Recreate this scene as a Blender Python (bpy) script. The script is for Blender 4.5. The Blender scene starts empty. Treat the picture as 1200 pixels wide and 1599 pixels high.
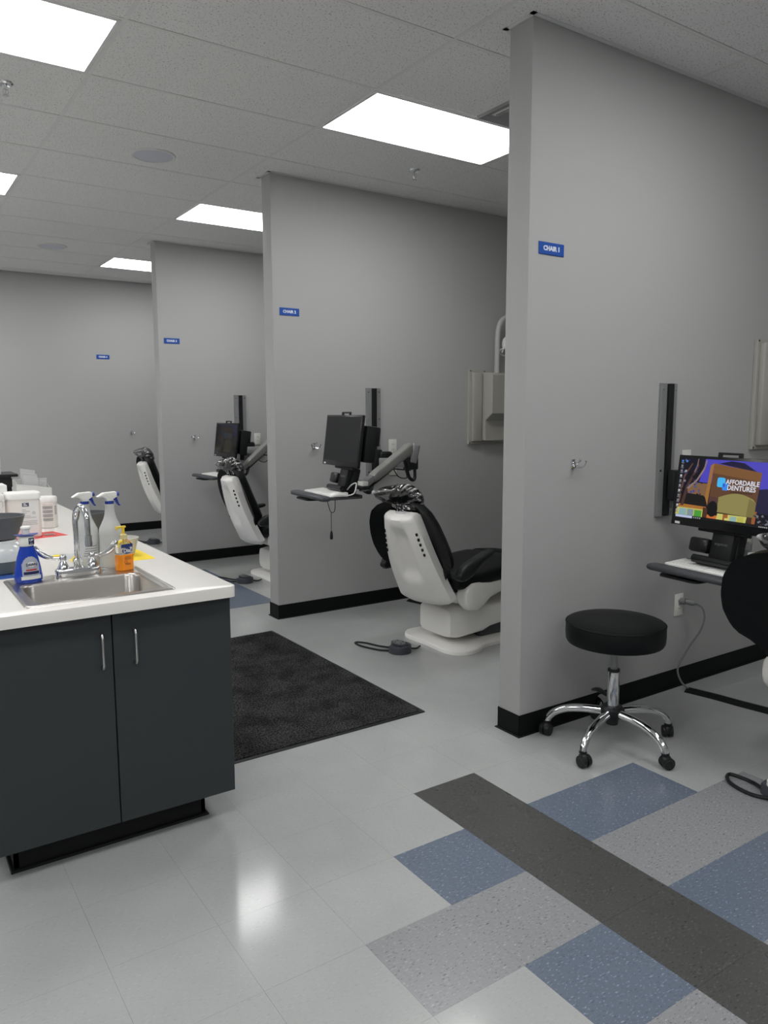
import bpy, bmesh, math, random
from mathutils import Matrix, Vector, noise
PI = math.pi
random.seed(7)
SC = bpy.context.scene
COL = SC.collection

# ------------------------------------------------------------------ camera
CAM_F = 1196.51
cam = bpy.data.cameras.new('camera')
cam.sensor_fit = 'VERTICAL'
cam.sensor_height = 36.0
cam.lens = CAM_F / 1599.0 * 36.0
cam.clip_start = 0.05
camo = bpy.data.objects.new('camera', cam)
COL.objects.link(camo)
YAW, PITCH, ROLL = 0.5931, -0.1280, 0.0028
fw = Vector((math.sin(YAW) * math.cos(PITCH), math.cos(YAW) * math.cos(PITCH), math.sin(PITCH)))
rt0 = Vector((math.cos(YAW), -math.sin(YAW), 0))
dn0 = fw.cross(rt0)
rt = rt0 * math.cos(ROLL) + dn0 * math.sin(ROLL)
dn = dn0 * math.cos(ROLL) - rt0 * math.sin(ROLL)
CAM_P = Vector((-2.3506, -2.4017, 1.4518))
camo.matrix_world = Matrix(((rt.x, -dn.x, -fw.x, CAM_P.x), (rt.y, -dn.y, -fw.y, CAM_P.y),
                            (rt.z, -dn.z, -fw.z, CAM_P.z), (0, 0, 0, 1)))
SC.camera = camo

# ------------------------------------------------------------------ world, exposure
w = bpy.data.worlds.new('room_dark')
SC.world = w
w.use_nodes = True
w.node_tree.nodes['Background'].inputs[0].default_value = (0.5, 0.5, 0.5, 1)
w.node_tree.nodes['Background'].inputs[1].default_value = 0.0
SC.view_settings.view_transform = 'Standard'
SC.view_settings.look = 'None'
SC.view_settings.gamma = 1.0
SC.view_settings.use_curve_mapping = False
SC.view_settings.exposure = 0.0
SC.cycles.use_denoising = True
SC.cycles.max_bounces = 10
LIGHT_STRENGTH = 10.3        # the ceiling panels are the room's only lamps


# ------------------------------------------------------------------ materials
def lin(c):
    c = c / 255.0
    return c / 12.92 if c <= 0.04045 else ((c + 0.055) / 1.055) ** 2.4


def rgb(r, g, b):
    return (lin(r), lin(g), lin(b), 1.0)


MATS = {}


def mat(name, col, rough=0.5, metal=0.0, spec=0.5, emit=None, estr=1.0, trans=0.0, ior=1.45, bump=None, mottle=None, alpha=1.0, coat=0.0):
    """col is sRGB 0-255. bump = (scale, strength); mottle = (scale, amount)."""
    if name in MATS:
        return MATS[name]
    m = bpy.data.materials.new(name)
    m.use_nodes = True
    nt = m.node_tree
    b = nt.nodes['Principled BSDF']
    c = rgb(*col)
    b.inputs['Base Color'].default_value = c
    b.inputs['Roughness'].default_value = rough
    b.inputs['Metallic'].default_value = metal
    b.inputs['Specular IOR Level'].default_value = spec
    b.inputs['Transmission Weight'].default_value = trans
    b.inputs['IOR'].default_value = ior
    b.inputs['Alpha'].default_value = alpha
    b.inputs['Coat Weight'].default_value = coat
    if emit:
        b.inputs['Emission Color'].default_value = rgb(*emit)
        b.inputs['Emission Strength'].default_value = estr
    if bump or mottle:
        tc = nt.nodes.new('ShaderNodeTexCoord')
    if mottle:
        n = nt.nodes.new('ShaderNodeTexNoise')
        n.inputs['Scale'].default_value = mottle[0]
        n.inputs['Detail'].default_value = 4
        nt.links.new(tc.outputs['Object'], n.inputs['Vector'])
        r = nt.nodes.new('ShaderNodeValToRGB')
        a = mottle[1]
        r.color_ramp.elements[0].position = 0.3
        r.color_ramp.elements[1].position = 0.7
        r.color_ramp.elements[0].color = tuple(x * (1 - a) for x in c[:3]) + (1,)
        r.color_ramp.elements[1].color = tuple(min(1, x * (1 + a)) for x in c[:3]) + (1,)
        nt.links.new(n.outputs['Fac'], r.inputs['Fac'])
        nt.links.new(r.outputs['Color'], b.inputs['Base Color'])
    if bump:
        n2 = nt.nodes.new('ShaderNodeTexNoise')
        n2.inputs['Scale'].default_value = bump[0]
        n2.inputs['Detail'].default_value = 3
        nt.links.new(tc.outputs['Object'], n2.inputs['Vector'])
        bp = nt.nodes.new('ShaderNodeBump')
        bp.inputs['Strength'].default_value = bump[1]
        bp.inputs['Distance'].default_value = 0.01
        nt.links.new(n2.outputs['Fac'], bp.inputs['Height'])
        nt.links.new(bp.outputs['Normal'], b.inputs['Normal'])
    MATS[name] = m
    return m


def vinyl(name, base, fleck_dark, fleck_light, amount, rough=0.2):
    """vinyl composition tile: streaky chips stretched along the run of the tile, waxed"""
    m = bpy.data.materials.new(name)
    m.use_nodes = True
    nt = m.node_tree
    b = nt.nodes['Principled BSDF']
    geo = nt.nodes.new('ShaderNodeNewGeometry')
    mp = nt.nodes.new('ShaderNodeMapping')
    mp.inputs['Scale'].default_value = (75, 190, 1)
    mp.inputs['Rotation'].default_value = (0, 0, 0.5)
    nt.links.new(geo.outputs['Position'], mp.inputs['Vector'])
    n = nt.nodes.new('ShaderNodeTexNoise')
    n.inputs['Scale'].default_value = 1.0
    n.inputs['Detail'].default_value = 3
    nt.links.new(mp.outputs['Vector'], n.inputs['Vector'])
    r = nt.nodes.new('ShaderNodeValToRGB')
    e = r.color_ramp.elements
    e[0].position = 0.32
    e[0].color = rgb(*fleck_dark)
    e[1].position = 0.385
    e[1].color = rgb(*base)
    x = e.new(0.60)
    x.color = rgb(*base)
    y = e.new(0.70)
    y.color = rgb(*fleck_light)
    nt.links.new(n.outputs['Fac'], r.inputs['Fac'])
    n2 = nt.nodes.new('ShaderNodeTexNoise')
    n2.inputs['Scale'].default_value = 5.0
    n2.inputs['Detail'].default_value = 2
    nt.links.new(geo.outputs['Position'], n2.inputs['Vector'])
    mx = nt.nodes.new('ShaderNodeMix')
    mx.data_type = 'RGBA'
    mx.blend_type = 'MULTIPLY'
    mx.inputs[0].default_value = amount
    nt.links.new(r.outputs['Color'], mx.inputs[6])
    r2 = nt.nodes.new('ShaderNodeValToRGB')
    r2.color_ramp.elements[0].color = (0.86, 0.86, 0.86, 1)
    r2.color_ramp.elements[0].position = 0.3
    r2.color_ramp.elements[1].color = (1, 1, 1, 1)
    r2.color_ramp.elements[1].position = 0.65
    nt.links.new(n2.outputs['Fac'], r2.inputs['Fac'])
    nt.links.new(r2.outputs['Color'], mx.inputs[7])
    nt.links.new(mx.outputs[2], b.inputs['Base Color'])
    b.inputs['Specular IOR Level'].default_value = 0.5
    # wax wear
    rr = nt.nodes.new('ShaderNodeMapRange')
    rr.inputs['To Min'].default_value = rough - 0.02
    rr.inputs['To Max'].default_value = rough + 0.05
    nt.links.new(n2.outputs['Fac'], rr.inputs['Value'])
    nt.links.new(rr.outputs['Result'], b.inputs['Roughness'])
    return m


def acoustic():
    m = bpy.data.materials.new('acoustic_tile')
    m.use_nodes = True
    nt = m.node_tree
    b = nt.nodes['Principled BSDF']
    b.inputs['Roughness'].default_value = 0.95
    b.inputs['Specular IOR Level'].default_value = 0.1
    geo = nt.nodes.new('ShaderNodeNewGeometry')
    n = nt.nodes.new('ShaderNodeTexNoise')
    n.inputs['Scale'].default_value = 125.0
    n.inputs['Detail'].default_value = 4
    n.inputs['Roughness'].default_value = 0.65
    nt.links.new(geo.outputs['Position'], n.inputs['Vector'])
    r = nt.nodes.new('ShaderNodeValToRGB')
    e = r.color_ramp.elements
    e[0].position = 0.33
    e[0].color = rgb(150, 150, 149)
    e[1].position = 0.43
    e[1].color = rgb(236, 236, 235)
    nt.links.new(n.outputs['Fac'], r.inputs['Fac'])
    nt.links.new(r.outputs['Color'], b.inputs['Base Color'])
    bp = nt.nodes.new('ShaderNodeBump')
    bp.inputs['Strength'].default_value = 0.5
    bp.inputs['Distance'].default_value = 0.003
    nt.links.new(n.outputs['Fac'], bp.inputs['Height'])
    nt.links.new(bp.outputs['Normal'], b.inputs['Normal'])
    return m


def plastic_film():
    """thin clear polythene: mirrors at grazing angles, white highlights painted on its creases, lets the rest through"""
    m = bpy.data.materials.new('clear_film')
    m.use_nodes = True
    nt = m.node_tree
    nt.nodes.remove(nt.nodes['Principled BSDF'])
    out = nt.nodes['Material Output']
    t = nt.nodes.new('ShaderNodeBsdfTransparent')
    t.inputs[0].default_value = (0.93, 0.93, 0.93, 1)
    g = nt.nodes.new('ShaderNodeBsdfGlossy')
    g.inputs['Roughness'].default_value = 0.11
    g.inputs['Color'].default_value = (1, 1, 1, 1)
    f = nt.nodes.new('ShaderNodeFresnel')
    f.inputs['IOR'].default_value = 1.95
    tc = nt.nodes.new('ShaderNodeTexCoord')
    wv = nt.nodes.new('ShaderNodeTexNoise')
    wv.inputs['Scale'].default_value = 14
    nt.links.new(tc.outputs['Object'], wv.inputs['Vector'])
    bp = nt.nodes.new('ShaderNodeBump')
    bp.inputs['Strength'].default_value = 0.3
    bp.inputs['Distance'].default_value = 0.01
    nt.links.new(wv.outputs['Fac'], bp.inputs['Height'])
    nt.links.new(bp.outputs['Normal'], g.inputs['Normal'])
    nt.links.new(bp.outputs['Normal'], f.inputs['Normal'])
    mx = nt.nodes.new('ShaderNodeMixShader')
    nt.links.new(f.outputs[0], mx.inputs[0])
    nt.links.new(t.outputs[0], mx.inputs[1])
    nt.links.new(g.outputs[0], mx.inputs[2])
    # painted highlights: diffuse white mixed in on convex creases for bright streaks
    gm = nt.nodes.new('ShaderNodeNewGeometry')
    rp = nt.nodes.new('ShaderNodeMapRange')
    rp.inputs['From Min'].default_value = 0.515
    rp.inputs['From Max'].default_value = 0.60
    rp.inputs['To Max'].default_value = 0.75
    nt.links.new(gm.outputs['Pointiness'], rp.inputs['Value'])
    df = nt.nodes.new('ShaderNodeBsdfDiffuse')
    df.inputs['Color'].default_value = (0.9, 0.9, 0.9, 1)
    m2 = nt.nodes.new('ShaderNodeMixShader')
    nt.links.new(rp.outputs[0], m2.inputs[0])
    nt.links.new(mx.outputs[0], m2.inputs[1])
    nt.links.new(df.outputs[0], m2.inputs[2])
    nt.links.new(m2.outputs[0], out.inputs['Surface'])
    return m


WALL = mat('wall_paint', (178, 178, 177), 0.75, spec=0.25, bump=(220, 0.04))
BASEB = mat('black_vinyl_base', (15, 17, 17), 0.55, spec=0.2)
ACOU = acoustic()
GRID = mat('grid_white_metal', (226, 226, 225), 0.6, spec=0.3)
LIGHT = mat('light_diffuser', (255, 255, 250), 0.5, emit=(254, 254, 254), estr=LIGHT_STRENGTH)
VW = vinyl('vinyl_offwhite', (171, 173, 172), (162, 164, 163), (179, 181, 180), 0.35, 0.12)
VB = vinyl('vinyl_blue', (102, 112, 127), (82, 92, 108), (146, 158, 174), 0.2, 0.24)
VG = vinyl('vinyl_grey', (142, 143, 146), (96, 97, 100), (172, 171, 171), 0.2, 0.24)
VD = vinyl('vinyl_charcoal', (77, 77, 76), (44, 44, 44), (108, 108, 106), 0.2, 0.26)
SUBF = mat('subfloor', (120, 121, 121), 0.9)
CABM = mat('charcoal_laminate', (56, 60, 62), 0.55, spec=0.3, bump=(500, 0.05))
KICKM = mat('black_kick', (26, 27, 28), 0.5, spec=0.25)
COUNT = mat('white_quartz', (230, 227, 221), 0.25, spec=0.5)
STEEL = mat('brushed_steel', (190, 186, 180), 0.28, 1.0, bump=(40, 0.05))
NICKEL = mat('brushed_nickel', (185, 185, 183), 0.3, 1.0)
CHROME = mat('chrome', (225, 226, 228), 0.06, 1.0)
BLKV = mat('black_vinyl', (14, 16, 17), 0.45, spec=0.25, bump=(120, 0.06))
BLKP = mat('black_plastic', (30, 31, 33), 0.42, spec=0.4)
BLKM = mat('black_gloss', (24, 25, 27), 0.25, spec=0.5)
DGREY = mat('dark_grey_plastic', (72, 74, 78), 0.5)
PEDALM = mat('pedal_plastic', (66, 68, 76), 0.5)
GRYP = mat('grey_plastic', (120, 121, 122), 0.5)
WHTP = mat('white_chair_plastic', (246, 244, 240), 0.3, spec=0.5)
WHT = mat('white_plastic', (236, 236, 232), 0.4)
IVORY = mat('ivory_plastic', (224, 223, 217), 0.4)
BEIGE = mat('beige_grey_metal', (176, 174, 166), 0.5)
ALU = mat('brushed_aluminium', (172, 172, 168), 0.36, 0.45)
ALUP = mat('grey_aluminium_paint', (150, 151, 151), 0.45, 0.3)
MATM = None
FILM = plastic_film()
GLASS = mat('clear_acrylic', (250, 250, 250), 0.03, trans=1.0, ior=1.2)
SIGNB = mat('sign_blue', (38, 84, 170), 0.4)
SIGNW = mat('sign_white', (235, 240, 250), 0.5)
BLUEC = mat('cap_blue', (36, 62, 150), 0.35)


def carpet():
    m = bpy.data.materials.new('black_carpet')
    m.use_nodes = True
    nt = m.node_tree
    b = nt.nodes['Principled BSDF']
    b.inputs['Roughness'].default_value = 1.0
    b.inputs['Specular IOR Level'].default_value = 0.05
    geo = nt.nodes.new('ShaderNodeNewGeometry')
    n = nt.nodes.new('ShaderNodeTexNoise')
    n.inputs['Scale'].default_value = 130
    n.inputs['Detail'].default_value = 3
    nt.links.new(geo.outputs['Position'], n.inputs['Vector'])
    n2 = nt.nodes.new('ShaderNodeTexNoise')
    n2.inputs['Scale'].default_value = 7
    n2.inputs['Detail'].default_value = 3
    nt.links.new(geo.outputs['Position'], n2.inputs['Vector'])
    r = nt.nodes.new('ShaderNodeValToRGB')
    e = r.color_ramp.elements
    e[0].position = 0.38
    e[0].color = rgb(24, 24, 25)
    e[1].position = 0.68
    e[1].color = rgb(88, 88, 87)
    nt.links.new(n.outputs['Fac'], r.inputs['Fac'])
    r2 = nt.nodes.new('ShaderNodeValToRGB')
    r2.color_ramp.elements[0].position = 0.35
    r2.color_ramp.elements[0].color = (0.5, 0.5, 0.5, 1)
    r2.color_ramp.elements[1].position = 0.6
    mx = nt.nodes.new('ShaderNodeMix')
    mx.data_type = 'RGBA'
    mx.blend_type = 'MULTIPLY'
    mx.inputs[0].default_value = 1.0
    nt.links.new(n2.outputs['Fac'], r2.inputs['Fac'])
    nt.links.new(r.outputs['Color'], mx.inputs[6])
    nt.links.new(r2.outputs['Color'], mx.inputs[7])
    nt.links.new(mx.outputs[2], b.inputs['Base Color'])
    bp = nt.nodes.new('ShaderNodeBump')
    bp.inputs['Strength'].default_value = 1.0
    bp.inputs['Distance'].default_value = 0.008
    nt.links.new(n.outputs['Fac'], bp.inputs['Height'])
    nt.links.new(bp.outputs['Normal'], b.inputs['Normal'])
    return m


MATM = carpet()


# ------------------------------------------------------------------ mesh helpers
class MB:
    """collects shapes in a bmesh and links them as ONE mesh object"""

    def __init__(self):
        self.bm = bmesh.new()

    def _merge(self, tb, M=None, mi=0):
        if M is not None:
            tb.transform(M)
        if mi:
            for f in tb.faces:
                f.material_index = mi
        me = bpy.data.meshes.new('tmp')
        tb.to_mesh(me)
        tb.free()
        self.bm.from_mesh(me)
        bpy.data.meshes.remove(me)
        return self

    def box(self, lo, hi, bevel=0.0, seg=2, M=None, mi=0):
        tb = bmesh.new()
        bmesh.ops.create_cube(tb, size=1.0)
        lo, hi = Vector(lo), Vector(hi)
        for v in tb.verts:
            v.co = Vector((lo[i] + (v.co[i] + 0.5) * (hi[i] - lo[i]) for i in range(3)))
        if bevel > 0:
            bmesh.ops.bevel(tb, geom=list(tb.edges), offset=bevel, segments=seg, affect='EDGES', profile=0.5)
        return self._merge(tb, M, mi)

    def obox(self, c, half, ax, up=(0, 0, 1), bevel=0.0, seg=2, mi=0):
        """box centred at c, half sizes along (ax, side, up')"""
        x = Vector(ax).normalized()
        u = Vector(up)
        y = u.cross(x).normalized()
        z = x.cross(y).normalized()
        M = Matrix(((x.x, y.x, z.x, c[0]), (x.y, y.y, z.y, c[1]), (x.z, y.z, z.z, c[2]), (0, 0, 0, 1)))
        h = Vector(half)
        return self.box(-h, h, bevel, seg, M, mi)

    def cyl(self, p0, p1, r0, r1=None, seg=20, mi=0, caps=True):
        r1 = r0 if r1 is None else r1
        p0, p1 = Vector(p0), Vector(p1)
        d = p1 - p0
        tb = bmesh.new()
        bmesh.ops.create_cone(tb, cap_ends=caps, segments=seg, radius1=r0, radius2=r1, depth=d.length)
        q = Vector((0, 0, 1)).rotation_difference(d.normalized())
        M = Matrix.Translation((p0 + p1) / 2) @ q.to_matrix().to_4x4()
        return self._merge(tb, M, mi)

    def lathe(self, prof, seg=32, M=None, mi=0, sx=1.0, sy=1.0):
        tb = bmesh.new()
        rings = []
        for r, z in prof:
            if r < 1e-6:
                rings.append([tb.verts.new((0, 0, z))])
            else:
                rings.append([tb.verts.new((r * sx * math.cos(2 * PI * i / seg), r * sy * math.sin(2 * PI * i / seg), z)) for i in range(seg)])
        for a, b in zip(rings, rings[1:]):
            if len(a) == 1 and len(b) == 1:
                continue
            for i in range(seg):
                j = (i + 1) % seg
                if len(a) == 1:
                    tb.faces.new((a[0], b[i], b[j]))
                elif len(b) == 1:
                    tb.faces.new((a[i], a[j], b[0]))
                else:
                    tb.faces.new((a[i], a[j], b[j], b[i]))
        bmesh.ops.recalc_face_normals(tb, faces=tb.faces)
        return self._merge(tb, M, mi)

    def tube(self, pts, r, seg=10, closed=False, mi=0, smooth_n=0, flat=None):
        """tube along a path; r number or list; flat=(axis vector, factor) squashes the section"""
        P = [Vector(p) for p in pts]
        R = list(r) if hasattr(r, '__len__') else [r] * len(P)
        if smooth_n:
            P, R = spline(P, R, smooth_n, closed)
        n = len(P)
        tb = bmesh.new()
        rings = []
        prev = None
        for i in range(n):
            if closed:
                t = P[(i + 1) % n] - P[i - 1]
            else:
                t = P[min(i + 1, n - 1)] - P[max(i - 1, 0)]
            t.normalize()
            if prev is None:
                a = Vector((0, 0, 1)) if abs(t.z) < 0.9 else Vector((1, 0, 0))
                a = (a - t * a.dot(t)).normalized()
            else:
                a = (prev - t * prev.dot(t)).normalized()
            prev = a
            b = t.cross(a)
            ring = []
            for k in range(seg):
                o = (a * math.cos(2 * PI * k / seg) + b * math.sin(2 * PI * k / seg)) * R[i]
                if flat:
                    f = Vector(flat[0])
                    o = o - f * (o.dot(f) * (1 - flat[1]))
                ring.append(tb.verts.new(P[i] + o))
            rings.append(ring)
        m = n if closed else n - 1
        for i in range(m):
            A, B = rings[i], rings[(i + 1) % n]
            for k in range(seg):
                j = (k + 1) % seg
                tb.faces.new((A[k], A[j], B[j], B[k]))
        if not closed:
            tb.faces.new(rings[0][::-1])
            tb.faces.new(rings[-1])
        bmesh.ops.recalc_face_normals(tb, faces=tb.faces)
        return self._merge(tb, None, mi)

    def loft(self, rings, cap=True, M=None, mi=0):
        tb = bmesh.new()
        rr = [[tb.verts.new(p) for p in ring] for ring in rings]
        n = len(rr[0])
        for a, b in zip(rr, rr[1:]):
            for i in range(n):
                j = (i + 1) % n
                tb.faces.new((a[i], a[j], b[j], b[i]))
        if cap:
            tb.faces.new(rr[0][::-1])
            tb.faces.new(rr[-1])
        bmesh.ops.recalc_face_normals(tb, faces=tb.faces)
        return self._merge(tb, M, mi)

    def prism(self, poly, z0, z1, bevel=0.0, seg=2, M=None, mi=0, bottom=False):
        """extruded outline (list of xy), optional bevel of its upper rim"""
        tb = bmesh.new()
        vs = [tb.verts.new((x, y, z0)) for x, y in poly]
        f = tb.faces.new(vs)
        r = bmesh.ops.extrude_face_region(tb, geom=[f])
        top = [v for v in r['geom'] if isinstance(v, bmesh.types.BMVert)]
        for v in top:
            v.co.z = z1
        bmesh.ops.recalc_face_normals(tb, faces=tb.faces)
        if bevel > 0:
            es = [e for e in tb.edges if all(abs(v.co.z - z1) < 1e-7 for v in e.verts) or (bottom and all(abs(v.co.z - z0) < 1e-7 for v in e.verts))]
            bmesh.ops.bevel(tb, geom=es, offset=bevel, segments=seg, affect='EDGES', profile=0.5)
        return self._merge(tb, M, mi)

    def quad(self, pts, mi=0):
        tb = bmesh.new()
        tb.faces.new([tb.verts.new(p) for p in pts])
        return self._merge(tb, None, mi)

    def sphere(self, c, r, sub=2, M=None, mi=0):
        tb = bmesh.new()
        bmesh.ops.create_icosphere(tb, subdivisions=sub, radius=1.0)
        r = (r, r, r) if not hasattr(r, '__len__') else r
        for v in tb.verts:
            v.co = Vector((v.co.x * r[0] + c[0], v.co.y * r[1] + c[1], v.co.z * r[2] + c[2]))
        return self._merge(tb, M, mi)

    def text(self, s, size, M, depth=0.0004, offset=0.0, sx=1.0, align='CENTER', mi=0):
        cu = bpy.data.curves.new('t', 'FONT')
        cu.body = s
        cu.size = size
        cu.align_x = align
        cu.align_y = 'CENTER'
        cu.extrude = depth
        cu.offset = offset
        cu.resolution_u = 3
        o = bpy.data.objects.new('t', cu)
        COL.objects.link(o)
        dg = bpy.context.evaluated_depsgraph_get()
        me = bpy.data.meshes.new_from_object(o.evaluated_get(dg))
        tb = bmesh.new()
        tb.from_mesh(me)
        bpy.data.meshes.remove(me)
        bpy.data.objects.remove(o)
        bpy.data.curves.remove(cu)
        return self._merge(tb, M @ Matrix.Diagonal((sx, 1, 1, 1)), mi)

    def warp(self, fn):
        for v in self.bm.verts:
            v.co = Vector(fn(v.co))
        return self

    def build(self, name, material, parent=None, org=(0, 0, 0), M=None, smooth=35):
        if M is not None:
            self.bm.transform(M)
        if any(org):
            self.bm.transform(Matrix.Translation(-Vector(org)))
        me = bpy.data.meshes.new(name)
        ms = material if isinstance(material, (list, tuple)) else [material]
        for x in ms:
            me.materials.append(x)
        if smooth:
            lim = math.radians(smooth)
            for f in self.bm.faces:
                f.smooth = True
            for e in self.bm.edges:
                if len(e.link_faces) == 2:
                    try:
                        if e.calc_face_angle() > lim:
                            e.smooth = False
                    except ValueError:
                        pass
        self.bm.to_mesh(me)
        self.bm.free()
        o = bpy.data.objects.new(name, me)
        COL.objects.link(o)
        if parent is not None:
            o.parent = parent
        else:
            o.location = org
        return o


def spline(P, R, n, closed=False):
    out, ro = [], []
    m = len(P)
    for i in range(m if closed else m - 1):
        if closed:
            p0, p1, p2, p3 = P[i - 1], P[i], P[(i + 1) % m], P[(i + 2) % m]
        else:
            p0, p1, p2, p3 = P[max(i - 1, 0)], P[i], P[i + 1], P[min(i + 2, m - 1)]
        for k in range(n):
            t = k / n
            out.append(0.5 * ((2 * p1) + (p2 - p0) * t + (2 * p0 - 5 * p1 + 4 * p2 - p3) * t * t + (3 * p1 - p0 - 3 * p2 + p3) * t ** 3))
            ro.append(R[i] * (1 - t) + R[(i + 1) % m] * t)
    if not closed:
        out.append(P[-1])
        ro.append(R[-1])
    return out, ro


def empty(name, loc, label=None, cat=None, group=None, rotz=0.0):
    o = bpy.data.objects.new(name, None)
    o.empty_display_size = 0.05
    COL.objects.link(o)
    o.location = loc
    o.rotation_euler = (0, 0, rotz)
    return tag(o, label, cat, group)


def tag(o, label=None, cat=None, group=None, kind=None):
    if label:
        o['label'] = label
    if cat:
        o['category'] = cat
    if group:
        o['group'] = group
    if kind:
        o['kind'] = kind
    return o


def struct(o):
    o['kind'] = 'structure'
    return o


def rounded(w, d, r, n=5, cx=0.0, cy=0.0):
    pts = []
    for sx, sy, a0 in ((1, 1, 0), (-1, 1, 90), (-1, -1, 180), (1, -1, 270)):
        for k in range(n + 1):
            a = math.radians(a0 + 90 * k / n)
            pts.append((cx + sx * (w / 2 - r) + r * math.cos(a), cy + sy * (d / 2 - r) + r * math.sin(a)))
    return pts


def wallM(x, y, z):
    """local x along the wall, local y up, local z out of the wall towards -Y"""
    return Matrix(((1, 0, 0, x), (0, 0, -1, y), (0, 1, 0, z), (0, 0, 0, 1)))


# ------------------------------------------------------------------ room shell
H = 3.037
WY = {1: 0.0, 2: 2.428, 3: 4.868, 4: 7.253}
WT = 0.135
XL, XR, YF = -5.0, 4.1, -5.2
floor = struct(MB().box((XL, YF, -0.06), (XR, WY[4], -0.004)).build('floor', SUBF, smooth=0))
ceil = struct(MB().box((XL, YF, H + 0.02), (XR, WY[4], H + 0.08)).build('ceiling', GRID, smooth=0))
struct(MB().box((XL - 0.1, WY[4], 0), (XR + 0.1, WY[4] + 0.1, H + 0.08)).build('wall_back', WALL, smooth=0))
struct(MB().box((XL - 0.1, YF, 0), (XL, WY[4], H + 0.08)).build('wall_left', WALL, smooth=0))
struct(MB().box((XR, YF, 0), (XR + 0.1, WY[4], H + 0.08)).build('wall_right', WALL, smooth=0))
struct(MB().box((XL - 0.1, YF - 0.1, 0), (XR + 0.1, YF, H + 0.08)).build('wall_front', WALL, smooth=0))
for k, nm in ((1, 'near'), (2, 'middle'), (3, 'far')):
    y = WY[k]
    struct(MB().box((0, y, 0), (XR, y + WT, H), 0.004, 2).build('wall_' + nm, WALL))
    # coved vinyl base, wrapping the end of the partition
    b = MB()
    t = 0.004
    b.box((-t, y - t, 0), (XR, y, 0.1), 0.0015, 1)
    b.box((-t, y - t, 0), (0, y + WT + t, 0.1), 0.0015, 1)
    b.box((-t, y + WT, 0), (XR, y + WT + t, 0.1), 0.0015, 1)
    foot = [(-0.013, -0.013), (XR, -0.013), (XR, WT + 0.013), (-0.013, WT + 0.013)]
    b.prism([(px, y + py) for px, py in foot], 0, 0.006, 0.004, 1)
    struct(b.build('baseboard_' + nm, BASEB))
    # wall angle where the partition meets the hung ceiling
    b = MB()
    b.box((-0.022, y - 0.022, H - 0.0015), (XR, y, H + 0.0005))
    b.box((-0.022, y - 0.022, H - 0.0015), (0, y + WT + 0.022, H + 0.0005))
    b.box((-0.022, y + WT, H - 0.0015), (XR, y + WT + 0.022, H + 0.0005))
    struct(b.build('trim_%d' % k, GRID, smooth=0))
struct(MB().box((XL, WY[4] - 0.004, 0), (XR, WY[4], 0.1)).box((XL, WY[4] - 0.013, 0), (XR, WY[4], 0.006)).build('baseboard_back', BASEB))
struct(MB().box((XL, YF, 0), (XL + 0.004, WY[4], 0.1)).build('baseboard_left', BASEB))
struct(MB().box((XR - 0.004, YF, 0), (XR, WY[4], 0.1)).build('baseboard_right', BASEB))

# ---- floor tiles, 12 inch
TS = 0.3048
TX0, TY0 = -0.701, -0.152
KINDS = {'w': VW, 'b': VB, 'g': VG, 'd': VD}


def bay_pattern(c, r):
    """bay of chair 1: charcoal strip with blue and grey bars, r counts towards the camera"""
    if r < 0:
        return None
    if c == 0:
        return 'd'
    left = {1: (-1, 'b'), 2: (-2, 'g'), 3: (-1, 'b'), 4: (-2, 'g')}
    right = {1: (2, 'b'), 2: (3, 'g'), 3: (4, 'b'), 4: (3, 'g'), 5: (2, 'b')}
    if c < 0 and r in left and c >= left[r][0]:
        return left[r][1]
    if c > 0 and r in right and c <= right[r][0]:
        return right[r][1]
    return None


def tile_kind(i, j):
    k = bay_pattern(i, -1 - j)
    if k:
        return k
    if i in (1, 2) and 10 <= j <= 14:      # blue bar in the bay of chair 3
        return 'b'
    return 'w'


tile_me = {}
for k, m in KINDS.items():
    g = 0.00022
    b = MB()
    b.box((g, g, -0.004), (TS - g, TS - g, 0.0), 0.0)
    o = b.build('tile_src', m, smooth=0)
    tile_me[k] = o.data
    bpy.data.objects.remove(o)


def project(p):
    q = Vector(p) - CAM_P
    z = q.dot(fw)
    if z < 0.1:
        return None
    return (600 + CAM_F * q.dot(rt) / z, 799.5 + CAM_F * q.dot(dn) / z, z)


cells = []
i0 = math.floor((XL - TX0) / TS)
i1 = math.ceil((XR - TX0) / TS)
j0 = math.floor((YF - TY0) / TS)
j1 = math.ceil((WY[4] - TY0) / TS)
for i in range(i0, i1):
    for j in range(j0, j1):
        x, y = TX0 + i * TS, TY0 + j * TS
        if x < XL or x + TS > XR or y < YF or y + TS > WY[4]:
            x0, x1, y0, y1 = max(x, XL), min(x + TS, XR), max(y, YF), min(y + TS, WY[4])
            cells.append((1e9, i, j, (x0, x1, y0, y1)))
            continue
        vis = False
        for dx in (0.0, 0.5, 1.0):
            for dy in (0.0, 0.5, 1.0):
                q = project((x + dx * TS, y + dy * TS, 0))
                if q and -10 < q[0] < 1210 and -10 < q[1] < 1610:
                    vis = True
        cxm, cym = x + TS / 2, y + TS / 2
        if -2.1 < cxm < -1.5 and cym > 0.25:
            vis = False            # under the sink cabinet
        if cxm < -1.4 and cym > 0.8:
            vis = False            # behind the island
        if cxm > 0.2 and any(WY[k] - 0.1 < cym < WY[k] + 0.5 for k in (1, 2, 3)) and cym > 0.1:
            vis = False            # behind a partition
        d = (Vector((cxm, cym, 0)) - CAM_P).length
        cells.append((d if vis else 1e6 + d, i, j, (x, x + TS, y, y + TS)))
cells.sort(key=lambda t: t[0])
rest = MB()
mlist = list(KINDS)
n_tile = 0
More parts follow.
